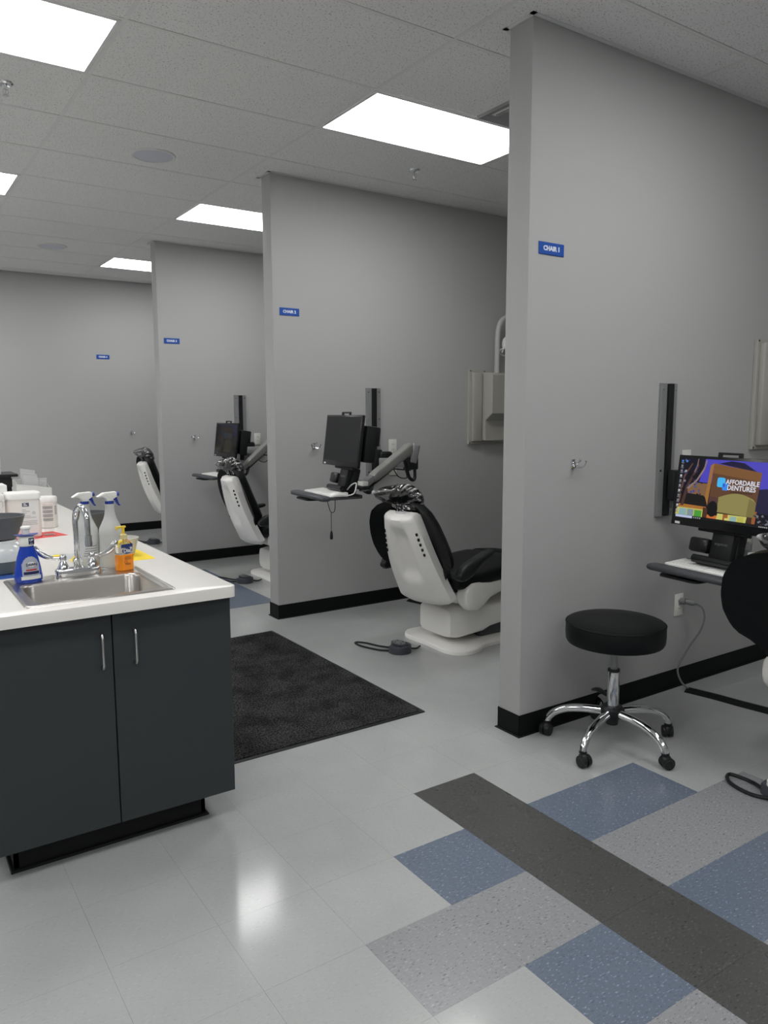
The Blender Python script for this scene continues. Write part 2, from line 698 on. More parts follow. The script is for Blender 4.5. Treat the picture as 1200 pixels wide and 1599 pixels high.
for d, i, j, (x0, x1, y0, y1) in cells:
    k = tile_kind(i, j)
    if d < 1e5 and n_tile < 290:
        o = bpy.data.objects.new('floor_tile', tile_me[k])
        COL.objects.link(o)
        o.location = (x0, y0, 0)
        o.parent = floor
        n_tile += 1
    elif x1 - x0 > 0.01 and y1 - y0 > 0.01:
        g = 0.00022
        z = 0.0
        rest.quad([(x0 + g, y0 + g, z), (x1 - g, y0 + g, z), (x1 - g, y1 - g, z), (x0 + g, y1 - g, z)], mlist.index(k))
tag(rest.build('floor_tiles', [KINDS[k] for k in mlist], floor, smooth=0), kind='stuff')

# ---- hung ceiling: 2 x 4 ft lay-in tiles in a T grid
CX0, CY0, CW, CD = -0.1322, 0.3416, 1.2192, 0.6096
light_cells = {(c, r) for c in (0, -2, -4) for r in (-7, -3, 1, 5, 9)}
vent_cell = (0, 0)
cc = range(math.floor((XL - CX0) / CW), math.ceil((XR - CX0) / CW))
rr_ = range(math.floor((YF - CY0) / CD), math.ceil((WY[4] - CY0) / CD))
b = MB()
g = 0.009
b.box((g, 0.0108, 0.002), (CW - g, CD - 0.0108, 0.015), 0.001, 1)
o = b.build('tile_src', ACOU)
cme = o.data
bpy.data.objects.remove(o)
for c in cc:
    for r in rr_:
        if (c, r) in light_cells:
            continue
        x, y = CX0 + c * CW, CY0 + r * CD
        if x >= XL and x + CW <= XR and y >= YF and y + CD <= WY[4]:
            o = bpy.data.objects.new('ceiling_tile', cme)
            COL.objects.link(o)
            o.location = (x, y, H)
        else:
            x0, x1, y0, y1 = max(x, XL), min(x + CW, XR), max(y, YF), min(y + CD, WY[4])
            if x1 - x0 < 0.03 or y1 - y0 < 0.03:
                continue
            o = MB().box((x0 + g, y0 + g, H + 0.003), (x1 - g, y1 - g, H + 0.015)).build('ceiling_tile', ACOU, smooth=0)
        o.parent = ceil
for c in cc:
    x = CX0 + c * CW
    if XL < x < XR:
        MB().box((x - 0.0095, YF, H + 0.0015), (x + 0.0095, WY[4], H + 0.004)).build('grid_bar', GRID, ceil, smooth=0)
for r in rr_:
    y = CY0 + r * CD
    if YF < y < WY[4]:
        MB().box((XL, y - 0.0085, H + 0.001), (XR, y + 0.0085, H + 0.0045)).build('grid_bar', GRID, ceil, smooth=0)

# ---- lay-in LED panels
LLAB = {(0, 1): 'largest lit bay panel, between the nearest and the middle partition wall',
        (0, 5): 'lit ceiling panel in front of the far partition wall',
        (0, 9): 'farthest lit ceiling panel, in front of the back wall',
        (-2, 1): 'large lit ceiling panel above the sink end of the counter',
        (-2, 5): 'lit ceiling panel over the far end of the counter, cut by the frame'}
SEEN_L = [(0, 1), (0, 5), (0, 9), (-2, 1), (-2, 5)]
for (c, r) in sorted(light_cells):
    x, y = CX0 + c * CW, CY0 + r * CD
    x1 = min(x + CW, XR)
    x = max(x, XL)
    if x1 - x < 0.5:
        continue
    cx, cy = (x + x1) / 2, y + CD / 2
    lab = LLAB.get((c, r), 'lit ceiling panel outside the picture, %s %s' % ({-7: 'rearmost', -3: 'above the camera', 1: 'level with the sink', 5: 'past the counter', 9: 'near the back wall'}[r], {0: 'in the bay column', -2: 'in the corridor column', -4: 'in the left column'}[c]))
    p = empty('ceiling_light', (cx, cy, H), lab, 'ceiling light', 'lit ceiling panels')
    hw, hd = (x1 - x) / 2 - 0.012, CD / 2 - 0.012
    f = 0.016
    b = MB()
    for lo, hi in (((-hw, -hd), (hw, -hd + f)), ((-hw, hd - f), (hw, hd)), ((-hw, -hd + f), (-hw + f, hd - f)), ((hw - f, -hd + f), (hw, hd - f))):
        b.box((lo[0], lo[1], -0.001), (hi[0], hi[1], 0.012))
    b.build('frame', GRID, p, smooth=0)
    MB().box((-hw + f, -hd + f, 0.002), (hw - f, hd - f, 0.010)).build('diffuser', LIGHT, p, smooth=0)

# ---- ceiling speakers, sprinklers, air diffuser
SPK = mat('speaker_grille', (206, 208, 218), 0.7)
for (x, y, lab) in ((-0.745, 2.525, 'round ceiling speaker nearer the camera, above the counter'), (-0.745, 5.62, 'smaller-looking round ceiling speaker farther back, near the back wall')):
    p = empty('ceiling_speaker', (x, y, H), lab, 'ceiling speaker', 'round ceiling speakers')
    MB().lathe([(0.118, 0.003), (0.118, -0.005), (0.128, -0.007), (0.134, -0.004), (0.136, 0.003)], 48).build('rim', GRID, p)
    MB().lathe([(0, -0.006), (0.10, -0.006), (0.118, -0.003), (0.118, 0.002), (0, 0.002)], 48).build('grille', SPK, p)
for (x, y, lab) in ((-1.665, 1.878, 'chrome sprinkler head at the left edge, by the large ceiling panel'), (0.776, 1.865, 'chrome sprinkler head between the ceiling panel and the chair 2 wall')):
    p = empty('fire_sprinkler', (x, y, H), lab, 'sprinkler', 'ceiling sprinkler heads')
    MB().lathe([(0.0, -0.002), (0.018, -0.004), (0.03, -0.009), (0.038, -0.004), (0.04, 0.004)], 28).build('escutcheon', CHROME, p)
    b = MB()
    b.cyl((0, 0, -0.004), (0, 0, -0.03), 0.009, 0.007, 12)
    b.tube([(0.009, 0, -0.025), (0.013, 0, -0.04), (0.003, 0, -0.055)], 0.002, 6)
    b.tube([(-0.009, 0, -0.025), (-0.013, 0, -0.04), (-0.003, 0, -0.055)], 0.002, 6)
    b.cyl((0, 0, -0.03), (0, 0, -0.055), 0.003, 0.003, 8)
    b.build('frame', CHROME, p)
    MB().lathe([(0, -0.055), (0.014, -0.055), (0.016, -0.057), (0, -0.058)], 16).build('deflector', CHROME, p)
VENTM = mat('vent_grey', (150, 151, 151), 0.5)
p = empty('ceiling_vent', (0.80, 0.645, H), 'grey square air diffuser half hidden behind the chair 1 wall top', 'air vent')
for k in range(4):
    s0 = 0.285 - 0.07 * k
    s1 = s0 - 0.05
    z0, z1 = -0.012, 0.002
    b = MB()
    tb = [(s0, s0), (-s0, s0), (-s0, -s0), (s0, -s0)]
    tc = [(s1, s1), (-s1, s1), (-s1, -s1), (s1, -s1)]
    for q in range(4):
        a, a2, c2, c = tb[q], tb[(q + 1) % 4], tc[(q + 1) % 4], tc[q]
        b.quad([(a[0], a[1], z0), (a2[0], a2[1], z0), (c2[0], c2[1], z1), (c[0], c[1], z1)])
        b.quad([(a[0], a[1], z0), (a2[0], a2[1], z0), (a2[0] * 1.02, a2[1] * 1.02, z1), (a[0] * 1.02, a[1] * 1.02, z1)])
    b.build('louvre', VENTM, p, smooth=0)
MB().box((-0.05, -0.05, -0.004), (0.05, 0.05, 0.002)).build('centre_plate', VENTM, p)

# ------------------------------------------------------------------ island: cabinet, worktop, sink
IX0, IX1 = -2.145, -1.335
CF = 0.072          # cabinet door face
CT = 0.864          # worktop surface
IY1 = 4.7
cab = empty('sink_cabinet', (-1.74, CF, 0), 'charcoal two-door sink cabinet at the near end of the island', 'cabinet')
O = (-1.74, CF, 0)
b = MB()
b.box((IX0, CF + 0.02, 0.1), (IX0 + 0.018, 0.80, 0.824))
b.box((IX1 - 0.018, CF + 0.02, 0.1), (IX1, 0.80, 0.824))
b.box((IX0 + 0.018, CF + 0.02, 0.1), (IX1 - 0.018, 0.80, 0.118))
b.box((IX0 + 0.018, 0.782, 0.118), (IX1 - 0.018, 0.80, 0.824))
b.box((IX0 + 0.018, CF + 0.02, 0.79), (IX1 - 0.018, CF + 0.045, 0.824))
b.build('carcass', CABM, cab, O, smooth=0)
for x0, x1, hx in ((IX0, -1.7405, -1.776), (-1.7365, IX1, -1.672)):
    d = MB().box((x0, CF, 0.106), (x1, CF + 0.019, 0.822), 0.0012, 1).build('door', CABM, cab, O)
    hb = MB()
    hb.tube([(hx, CF - 0.0005, 0.757), (hx, CF - 0.024, 0.757), (hx, CF - 0.030, 0.749), (hx, CF - 0.030, 0.657), (hx, CF - 0.024, 0.649), (hx, CF - 0.0005, 0.649)], 0.0045, 12)
    hb.build('handle', NICKEL, d, O)
b = MB()
b.box((-2.057, 0.155, 0.0), (-1.42, 0.17, 0.1))
b.box((-2.057, 0.155, 0.0), (-2.042, 0.80, 0.1))
b.box((-1.435, 0.155, 0.0), (-1.42, 0.80, 0.1))
kp = [(-2.068, 0.144), (-1.409, 0.144), (-1.409, 0.80), (-2.068, 0.80)]
b.prism(kp, 0, 0.010, 0.007, 2)
b.build('toe_kick', KICKM, cab, O)
cab2 = empty('base_cabinet', (-1.74, 0.80, 0), 'charcoal run of base cabinets under the far part of the island', 'cabinet')
O2 = (-1.74, 0.80, 0)
MB().box((IX0, 0.801, 0.1), (IX1 - 0.02, IY1, 0.824)).build('carcass', CABM, cab2, O2, smooth=0)
MB().box((-2.057, 0.801, 0), (-1.42, IY1 - 0.08, 0.1)).build('toe_kick', KICKM, cab2, O2, smooth=0)
for k in range(6):
    y0 = 0.803 + k * (IY1 - 0.803) / 6
    y1 = 0.803 + (k + 1) * (IY1 - 0.803) / 6 - 0.004
    d = MB().box((IX1 - 0.02, y0, 0.106), (IX1 - 0.001, y1, 0.822), 0.0012, 1).build('door', CABM, cab2, O2)
    hy = y0 + 0.04 if k % 2 else y1 - 0.04
    MB().tube([(IX1 - 0.0015, hy, 0.757), (IX1 + 0.027, hy, 0.757), (IX1 + 0.027, hy, 0.649), (IX1 - 0.0015, hy, 0.649)], 0.0045, 8).build('handle', NICKEL, d, O2)

# worktop with a cut-out for the sink
SX0, SX1, SY0, SY1 = -1.985, -1.515, 0.094, 0.560
bm = bmesh.new()
outer = []
x0, x1, y0, y1 = IX0 - 0.012, IX1 + 0.010, 0.032, IY1 + 0.02
r = 0.022
for (cx, cy, a0) in ((x1 - r, y1 - r, 0), (x0 + r, y1 - r, 90), (x0 + r, y0 + r, 180), (x1 - r, y0 + r, 270)):
    for k in range(6):
        a = math.radians(a0 + 18 * k)
        outer.append((cx + r * math.cos(a), cy + r * math.sin(a)))
hole = [(SX0 + 0.014, SY0 + 0.014), (SX1 - 0.014, SY0 + 0.014), (SX1 - 0.014, SY1 - 0.014), (SX0 + 0.014, SY1 - 0.014)]
es = []
for loop in (outer, hole):
    vs = [bm.verts.new((px, py, CT)) for px, py in loop]
    es += [bm.edges.new((vs[i], vs[(i + 1) % len(vs)])) for i in range(len(vs))]
res = bmesh.ops.triangle_fill(bm, edges=es, use_beauty=True)
bmesh.ops.recalc_face_normals(bm, faces=bm.faces)
for f in bm.faces:
    if f.normal.z < 0:
        f.normal_flip()
ret = bmesh.ops.extrude_face_region(bm, geom=list(bm.faces))
for v in ret['geom']:
    if isinstance(v, bmesh.types.BMVert):
        v.co.z = CT - 0.039
bmesh.ops.recalc_face_normals(bm, faces=bm.faces)
rim = [e for e in bm.edges if all(abs(v.co.z - CT) < 1e-6 for v in e.verts) and len(e.link_faces) == 2 and e.calc_face_angle() > 1.0 and
       not all(SX0 - 0.01 < v.co.x < SX1 + 0.01 and SY0 - 0.01 < v.co.y < SY1 + 0.01 for v in e.verts)]
bmesh.ops.bevel(bm, geom=rim, offset=0.003, segments=2, affect='EDGES', profile=0.5)
mb = MB()
mb.bm.free()
mb.bm = bm
tag(mb.build('worktop', COUNT, None, (-1.74, 0.03, CT - 0.039)), 'white worktop with rounded corner running along the island', 'worktop')

# drop-in sink
sink = empty('sink', (-1.75, 0.30, CT), 'stainless steel drop-in sink at the near end of the white worktop', 'sink')
O = (-1.75, 0.30, CT)


def rr4(x0, x1, y0, y1, r, z, n=6):
    pts = []
    for cx, cy, a0 in ((x1 - r, y1 - r, 0), (x0 + r, y1 - r, 90), (x0 + r, y0 + r, 180), (x1 - r, y0 + r, 270)):
        for k in range(n + 1):
            a = math.radians(a0 + 90 * k / n)
            pts.append((cx + r * math.cos(a), cy + r * math.sin(a), z))
    return pts


bx0, bx1, by0, by1 = SX0 + 0.040, SX1 - 0.036, SY0 + 0.046, SY1 - 0.118
rings = [rr4(SX0, SX1, SY0, SY1, 0.014, CT + 0.0006),
         rr4(SX0 + 0.002, SX1 - 0.002, SY0 + 0.002, SY1 - 0.002, 0.014, CT + 0.004),
         rr4(SX0 + 0.009, SX1 - 0.009, SY0 + 0.009, SY1 - 0.009, 0.016, CT + 0.0055),
         rr4(SX0 + 0.015, SX1 - 0.015, SY0 + 0.015, SY1 - 0.015, 0.02, CT + 0.003),
         rr4(bx0 - 0.012, bx1 + 0.012, by0 - 0.012, by1 + 0.012, 0.04, CT + 0.003),
         rr4(bx0 - 0.004, bx1 + 0.004, by0 - 0.004, by1 + 0.004, 0.045, CT + 0.0015),
         rr4(bx0, bx1, by0, by1, 0.045, CT - 0.006),
         rr4(bx0 + 0.004, bx1 - 0.004, by0 + 0.004, by1 - 0.004, 0.045, CT - 0.125),
         rr4(bx0 + 0.012, bx1 - 0.012, by0 + 0.012, by1 - 0.012, 0.045, CT - 0.145),
         rr4(bx0 + 0.03, bx1 - 0.03, by0 + 0.03, by1 - 0.03, 0.045, CT - 0.152),
         rr4(bx0 + 0.14, bx1 - 0.14, by0 + 0.10, by1 - 0.10, 0.03, CT - 0.155)]
b = MB().loft(rings, cap=False)
b.quad(rings[-1])
b.build('bowl', STEEL, sink, O, smooth=50)
b = MB().lathe([(0, 0.0), (0.02, 0.0), (0.03, 0.003), (0.042, 0.004), (0.045, 0.001)], 24)
b.build('drain', CHROME, sink, (0, 0, 0), Matrix.Translation((0, -0.01, -0.154)))

# faucet
fx, fy, fz = -1.740, 0.508, CT + 0.0032
O = (fx, fy, fz)
fau = empty('faucet', O, 'chrome gooseneck faucet with two wrist blade handles behind the sink', 'faucet')
b = MB()
b.prism(rounded(0.158, 0.050, 0.02), 0, 0.030, 0.006, 3)
b.build('base_plate', CHROME, fau)
b = MB()
b.lathe([(0.019, 0.028), (0.019, 0.034), (0.014, 0.040), (0.014, 0.050), (0.017, 0.052), (0.017, 0.060), (0.012, 0.064)], 20)
pts = [(0, 0, 0.05), (-0.002, -0.004, 0.12), (-0.003, -0.006, 0.19)]
for k in range(0, 9):
    a = PI * k / 8 * 0.98
    rad = 0.055
    pts.append((-0.003 + 0.017 * (1 - math.cos(a)) / 2, -0.006 - rad * (1 - math.cos(a)), 0.205 + rad * math.sin(a)))
ex, ey, ez = pts[-1]
pts.append((ex + 0.001, ey + 0.001, 0.155))
b.tube(pts, 0.0095, 14, smooth_n=3)
b.build('spout', CHROME, fau)
b = MB()
b.cyl((ex + 0.001, ey + 0.001, 0.162), (ex + 0.001, ey + 0.001, 0.142), 0.0125, 0.0125, 20)
b.cyl((ex + 0.001, ey + 0.001, 0.142), (ex + 0.001, ey + 0.001, 0.122), 0.0135, 0.0135, 20)
b.build('aerator', CHROME, fau)
for s in (-1, 1):
    hx = s * 0.0508
    b = MB()
    b.lathe([(0.021, 0.028), (0.018, 0.040), (0.013, 0.052), (0.010, 0.058), (0.013, 0.062), (0.014, 0.072), (0.010, 0.080), (0, 0.082)], 18, Matrix.Translation((hx, 0, 0)))
    if s < 0:
        path = [(hx, 0, 0.068), (hx - 0.03, 0.004, 0.070), (hx - 0.058, 0.012, 0.080), (hx - 0.080, 0.024, 0.098), (hx - 0.088, 0.032, 0.114)]
    else:
        path = [(hx, 0, 0.068), (hx + 0.025, -0.016, 0.070), (hx + 0.050, -0.032, 0.084), (hx + 0.070, -0.042, 0.106), (hx + 0.077, -0.043, 0.122)]
    b.tube(path, [0.007, 0.0075, 0.011, 0.013, 0.008], 12, smooth_n=4, flat=((0.25 * s, 0.9, 0.35), 0.8))
    b.build('handle', CHROME, fau)

# ------------------------------------------------------------------ things on the worktop
SINKDECK = CT + 0.0035
# blue dish soap
DAWNB = mat('blue_soap_bottle', (26, 66, 178), 0.12, spec=0.5, coat=0.3)
LABM = mat('silver_label', (176, 182, 196), 0.4)
NAVY = mat('navy_print', (24, 34, 84), 0.5)
RED = mat('red_print', (190, 40, 40), 0.5)
O = (-1.910, 0.492, SINKDECK)
p = empty('dish_soap_bottle', O, 'blue dish soap bottle with white pump top on the left corner of the sink', 'soap bottle', rotz=0.12)
b = MB()
prof = [(0.0, 0.0), (0.043, 0.0), (0.047, 0.006), (0.047, 0.020), (0.043, 0.050), (0.036, 0.085), (0.0285, 0.110), (0.024, 0.122), (0.023, 0.128), (0.0, 0.128)]
b.lathe(prof, 40, None, 0, 1.0, 0.58)
b.build('bottle', DAWNB, p)
b = MB()
b.lathe([(0.0, 0.1281), (0.0235, 0.1281), (0.0255, 0.131), (0.026, 0.160), (0.024, 0.163), (0.0, 0.163)], 32, None, 0, 1.0, 0.72)
b.build('collar', WHT, p)
b = MB()
b.lathe([(0.0, 0.1632), (0.030, 0.1632), (0.0395, 0.1655), (0.041, 0.167), (0.030, 0.168), (0.012, 0.169), (0.0, 0.169)], 32, None, 0, 1.0, 0.62)
b.warp(lambda v: (v.x, v.y, v.z + 2.0 * v.x * v.x))
b.build('flange', BLUEC, p)
b = MB()
b.lathe([(0.0, 0.1692), (0.0125, 0.1692), (0.0125, 0.186), (0.0165, 0.188), (0.0175, 0.193), (0.015, 0.197), (0.0, 0.198)], 24)
b.build('pump_cap', WHT, p)


def decal(b, x0, x1, z0, z1, prof, squash, lift=0.0006, mi=0, nx=10, nz=8, mask=None):
    """label on the -y side of a lathe body with oval section"""
    def rad(z):
        for (r0, a), (r1, c) in zip(prof, prof[1:]):
            if a <= z <= c and c > a:
                return r0 + (r1 - r0) * (z - a) / (c - a)
        return prof[0][0]
    tb = bmesh.new()
    V = {}
    for i in range(nx + 1):
        for j in range(nz + 1):
            x = x0 + (x1 - x0) * i / nx
            z = z0 + (z1 - z0) * j / nz
            R = rad(z)
            u = max(-0.98, min(0.98, x / R))
            V[i, j] = tb.verts.new((x, -(R * squash * math.sqrt(1 - u * u)) - lift, z))
    for i in range(nx):
        for j in range(nz):
            fx_, fz_ = (i + 0.5) / nx, (j + 0.5) / nz
            if mask and not mask(fx_, fz_):
                continue
            tb.faces.new((V[i, j], V[i + 1, j], V[i + 1, j + 1], V[i, j + 1]))
    b._merge(tb, None, mi)


b = MB()
decal(b, -0.026, 0.032, 0.022, 0.092, prof[1:-1], 0.58, 0.0008, 0, 20, 24, lambda a, c: (c < 0.5) or ((a - 0.5) ** 2 * 4 + ((c - 0.5) / 0.5) ** 2 < 1))
decal(b, -0.012, 0.022, 0.055, 0.073, prof[1:-1], 0.58, 0.0014, 1, 14, 8, lambda a, c: ((a - 0.5) ** 2 + (c - 0.5) ** 2) < 0.25)
decal(b, -0.030, 0.036, 0.012, 0.024, prof[1:-1], 0.58, 0.0010, 1, 12, 2)
decal(b, -0.022, 0.030, 0.030, 0.040, prof[1:-1], 0.58, 0.0012, 2, 12, 2)
decal(b, -0.014, 0.022, 0.043, 0.048, prof[1:-1], 0.58, 0.0012, 3, 10, 2)
tM = Matrix.Translation((0.005, -0.0262, 0.064)) @ Matrix.Rotation(math.radians(70), 4, 'X')
b.text('DAWN', 0.0125, tM, 0.0005, 0.0004, 0.9, mi=2)
b.box((0.002, -0.0192, 0.135), (0.020, -0.0175, 0.157), 0.0, 1, None, 2)
b.text('UP', 0.011, Matrix.Translation((0.011, -0.0196, 0.149)) @ Matrix.Rotation(PI / 2, 4, 'X'), 0.0003, 0.0003, 0.9, mi=1)
b.text('ultra', 0.006, Matrix.Translation((0.011, -0.0196, 0.139)) @ Matrix.Rotation(PI / 2, 4, 'X'), 0.0003, 0.0, 0.9, mi=1)
tag(b.build('label', [LABM, WHT, NAVY, RED], p), kind='stuff')

# orange hand soap
ORANGE = mat('orange_soap', (255, 150, 24), 0.15, spec=0.5, coat=0.3)
CLEARB = mat('clear_bottle', (250, 248, 240), 0.06, trans=1.0, ior=1.12)
YELP = mat('yellow_pump', (240, 208, 60), 0.35)
O = (-1.572, 0.512, SINKDECK)
p = empty('hand_soap_bottle', O, 'clear pump bottle of orange hand soap on the right corner of the sink', 'soap bottle', rotz=0.35)
b = MB()
b.prism(rounded(0.063, 0.043, 0.0135), 0.0, 0.061, 0.002, 1, bottom=True)
b.build('soap', ORANGE, p)
b = MB()
rings = []
for (wd, dp, z) in ((0.061, 0.0415, 0.0612), (0.063, 0.043, 0.0625), (0.063, 0.043, 0.085), (0.058, 0.040, 0.097), (0.042, 0.034, 0.108), (0.026, 0.026, 0.114), (0.024, 0.024, 0.118)):
    rings.append([(x, y, z) for x, y in rounded(wd, dp, min(wd, dp) * 0.32)])
b.loft(rings)
b.build('bottle', CLEARB, p)
b = MB()
b.lathe([(0.0, 0.1182), (0.0135, 0.1182), (0.0135, 0.134), (0.009, 0.137), (0.0, 0.137)], 20)
b.build('pump_collar', mat('cream_collar', (222, 206, 150), 0.4), p)
b = MB()
b.cyl((0, 0, 0.137), (0, 0, 0.163), 0.0055, 0.0055, 12)
b.box((-0.030, -0.006, 0.160), (0.010, 0.006, 0.168), 0.003, 2)
b.box((-0.030, -0.004, 0.154), (-0.024, 0.004, 0.162), 0.0015, 1)
b.cyl((0, 0, 0.0625), (0, 0, 0.118), 0.003, 0.003, 8)
b.build('pump', YELP, p)
b = MB()
b.prism(rounded(0.050, 0.0005, 0.0002, 1), 0.088, 0.101, 0, M=Matrix.Translation((-0.002, -0.0225, 0)), mi=0)
tb = [(0.021 * math.cos(a * PI / 12) - 0.002, 0.076 + 0.012 * math.sin(a * PI / 12)) for a in range(24)]
b.prism(tb, 0, 0.0004, M=Matrix.Translation((0, -0.0220, 0)) @ Matrix.Rotation(PI / 2, 4, 'X'), mi=0)
b.text('Dial', 0.021, Matrix.Translation((-0.002, -0.0232, 0.076)) @ Matrix.Rotation(PI / 2, 4, 'X'), 0.0003, 0.0005, 0.95, mi=1)
for z, wd in ((0.052, 0.022), (0.047, 0.03), (0.042, 0.026), (0.026, 0.022), (0.022, 0.024)):
    b.box((-wd / 2, -0.0222, z), (wd / 2, -0.0216, z + 0.0018), 0, 1, None, 2)
b.lathe([(0.0045, 0), (0.006, 0), (0.006, 0.0004), (0.0045, 0.0004)], 16, Matrix.Translation((-0.008, -0.0217, 0.033)) @ Matrix.Rotation(PI / 2, 4, 'X'), 2)
tag(b.build('label', [mat('dial_blue', (44, 58, 120), 0.4), WHT, mat('brown_print', (150, 80, 20), 0.5)], p), kind='stuff')

# trigger spray bottles
MILK = mat('frosted_plastic', (226, 228, 227), 0.35, trans=0.35, ior=1.3)
sprof = [(0.0, 0.0), (0.040, 0.0), (0.0445, 0.005), (0.0445, 0.130), (0.042, 0.150), (0.032, 0.172), (0.024, 0.190), (0.020, 0.205), (0.0175, 0.222), (0.0175, 0.236), (0.019, 0.240), (0.019, 0.246), (0.0, 0.246)]


def spray(loc, rot, label, tagprint):
    p = empty('spray_bottle', loc, label, 'spray bottle', 'trigger spray bottles behind the sink', rotz=rot)
    MB().lathe(sprof, 36).build('bottle', MILK, p)
    b = MB().lathe([(0.0, 0.2462), (0.016, 0.2462), (0.016, 0.256), (0.0, 0.256)], 24)
    b.build('collar', BLUEC, p)
    # trigger head pointing to local -x
    b = MB()
    pr = [(-0.046, 0.272), (-0.049, 0.276), (-0.024, 0.290), (0.022, 0.292), (0.028, 0.288), (0.028, 0.272), (0.014, 0.264), (0.012, 0.2562), (-0.012, 0.2562), (-0.014, 0.266), (-0.026, 0.274)]
    b.prism([(x, z) for x, z in pr], -0.012, 0.012, 0.004, 2, Matrix.Rotation(PI / 2, 4, 'X'), bottom=True)
    b.build('spray_head', WHT, p)
    b = MB()
    b.cyl((0.0285, 0, 0.281), (0.037, 0, 0.282), 0.0075, 0.009, 16)
    b.build('nozzle', BLUEC, p)
    b = MB()
    tr = [(0.014, 0.2635), (0.028, 0.2715), (0.031, 0.262), (0.036, 0.246), (0.043, 0.236), (0.036, 0.236), (0.028, 0.246), (0.022, 0.257)]
    b.prism(tr, -0.007, 0.007, 0.002, 1, Matrix.Rotation(PI / 2, 4, 'X'), bottom=True)
    b.build('trigger', BLUEC, p)
    b = MB()
    decal(b, -0.036, 0.036, 0.035, 0.10, sprof, 1.0, 0.0006, 0, 12, 4)
    for k in range(5):
        decal(b, -0.028 + 0.002 * k, 0.022, 0.050 + 0.009 * k, 0.0525 + 0.009 * k, sprof, 1.0, 0.0012, 1, 10, 1)
    if tagprint:
        tag(b.build('label', [mat('paper_label', (222, 223, 222), 0.6), mat('grey_print', (130, 132, 136), 0.6)], p), kind='stuff')
    else:
        b.bm.free()
    return p


spray((-1.590, 0.620, CT), 0.15, 'white trigger spray bottle behind the orange hand soap', False)
spray((-1.671, 0.663, CT), 0.15, 'white trigger spray bottle directly behind the faucet spout', True)

# grey mixing bowls and container
BOWLG = mat('grey_rubber', (92, 94, 99), 0.55)
bp_ = [(0.0, 0.0), (0.045, 0.0), (0.055, 0.008), (0.072, 0.06), (0.082, 0.105), (0.0835, 0.108), (0.079, 0.108), (0.068, 0.06), (0.05, 0.012), (0.0, 0.012)]
p = tag(MB().lathe([(r * 1.13, z * 0.83) for r, z in bp_], 44).build('mixing_bowl', BOWLG, None, (0, 0, 0)), 'dark grey mixing bowl standing on the white mixer base', 'bowl')
p.location = (-1.962, 0.765, CT + 0.1215)
O = (-1.962, 0.765, CT + 0.0012)
p = empty('alginate_mixer', O, 'white mixer base with dark grey foot beside the dish soap bottle', 'mixer')
MB().lathe([(0.0, 0.0), (0.088, 0.0), (0.093, 0.005), (0.094, 0.046), (0.0, 0.046)], 44).build('foot', mat('mixer_foot', (86, 95, 99), 0.45), p)
MB().lathe([(0.0, 0.0462), (0.090, 0.0462), (0.092, 0.06), (0.086, 0.09), (0.070, 0.108), (0.062, 0.112), (0.060, 0.120), (0.0, 0.120)], 44).build('body', mat('mixer_white', (222, 226, 226), 0.12, coat=0.4), p)
tag(MB().box((-0.11, -0.15, 0), (0.095, 0.17, 0.0008)).build('blue_pad', mat('blue_pad', (52, 92, 170), 0.7), None), 'blue paper pad under the white mixer', 'pad').location = (-2.03, 0.755, CT)

gb = [(0.0, 0.0), (0.040, 0.0), (0.046, 0.004), (0.064, 0.172), (0.066, 0.175), (0.066, 0.184), (0.060, 0.184), (0.058, 0.172), (0.042, 0.008), (0.0, 0.008)]
tag(MB().lathe(gb, 36).build('waste_cup', BOWLG), 'tall dark grey tapered bin behind the two spray bottles', 'bin').location = (-1.595, 0.905, CT + 0.0006)
sb = [(0.0, 0.0), (0.034, 0.0), (0.040, 0.006), (0.052, 0.055), (0.058, 0.075), (0.055, 0.076), (0.048, 0.056), (0.036, 0.010), (0.0, 0.010)]
tag(MB().lathe(sb, 36).build('small_bowl', mat('pale_rubber', (205, 203, 198), 0.5)), 'small pale bowl on the yellow sheet by the hand soap', 'bowl').location = (-1.482, 0.835, CT + 0.0006)

YEL = mat('yellow_paper', (245, 214, 40), 0.6)
tag(MB().box((-0.15, -0.125, 0), (0.15, 0.125, 0.0005)).build('yellow_sheet', YEL), 'yellow paper sheet on the worktop right of the spray bottles', 'paper').location = (-1.548, 0.812, CT)
p = empty('plastic_sleeve', (-1.725, 0.95, CT), 'small clear sleeve with yellow insert left of the faucet spout', 'sleeve', rotz=-0.3)
MB().box((-0.04, -0.07, 0), (0.06, 0.07, 0.0015), 0.0006, 1).build('sleeve', mat('clear_sleeve', (225, 228, 228), 0.15), p)
MB().prism([(x * 1.0 - 0.002, y) for x, y in rounded(0.05, 0.10, 0.024)], 0.0016, 0.002).build('insert', YEL, p)
o = MB().box((-0.16, -0.09, 0), (0.16, 0.09, 0.0006)).build('red_sheet', mat('red_paper', (222, 72, 72), 0.6))
tag(o, 'red paper sheet under the white jars on the worktop', 'paper')
o.location = (-1.735, 1.600, CT)
o.rotation_euler = (0, 0, 0.22)

# square white jars
PRINT = mat('grey_print', (130, 132, 136), 0.6)
DPRINT = mat('dark_print', (82, 84, 104), 0.6)
JARM = mat('jar_plastic', (232, 226, 220), 0.35)
LIDM = mat('jar_lid', (243, 242, 238), 0.35)


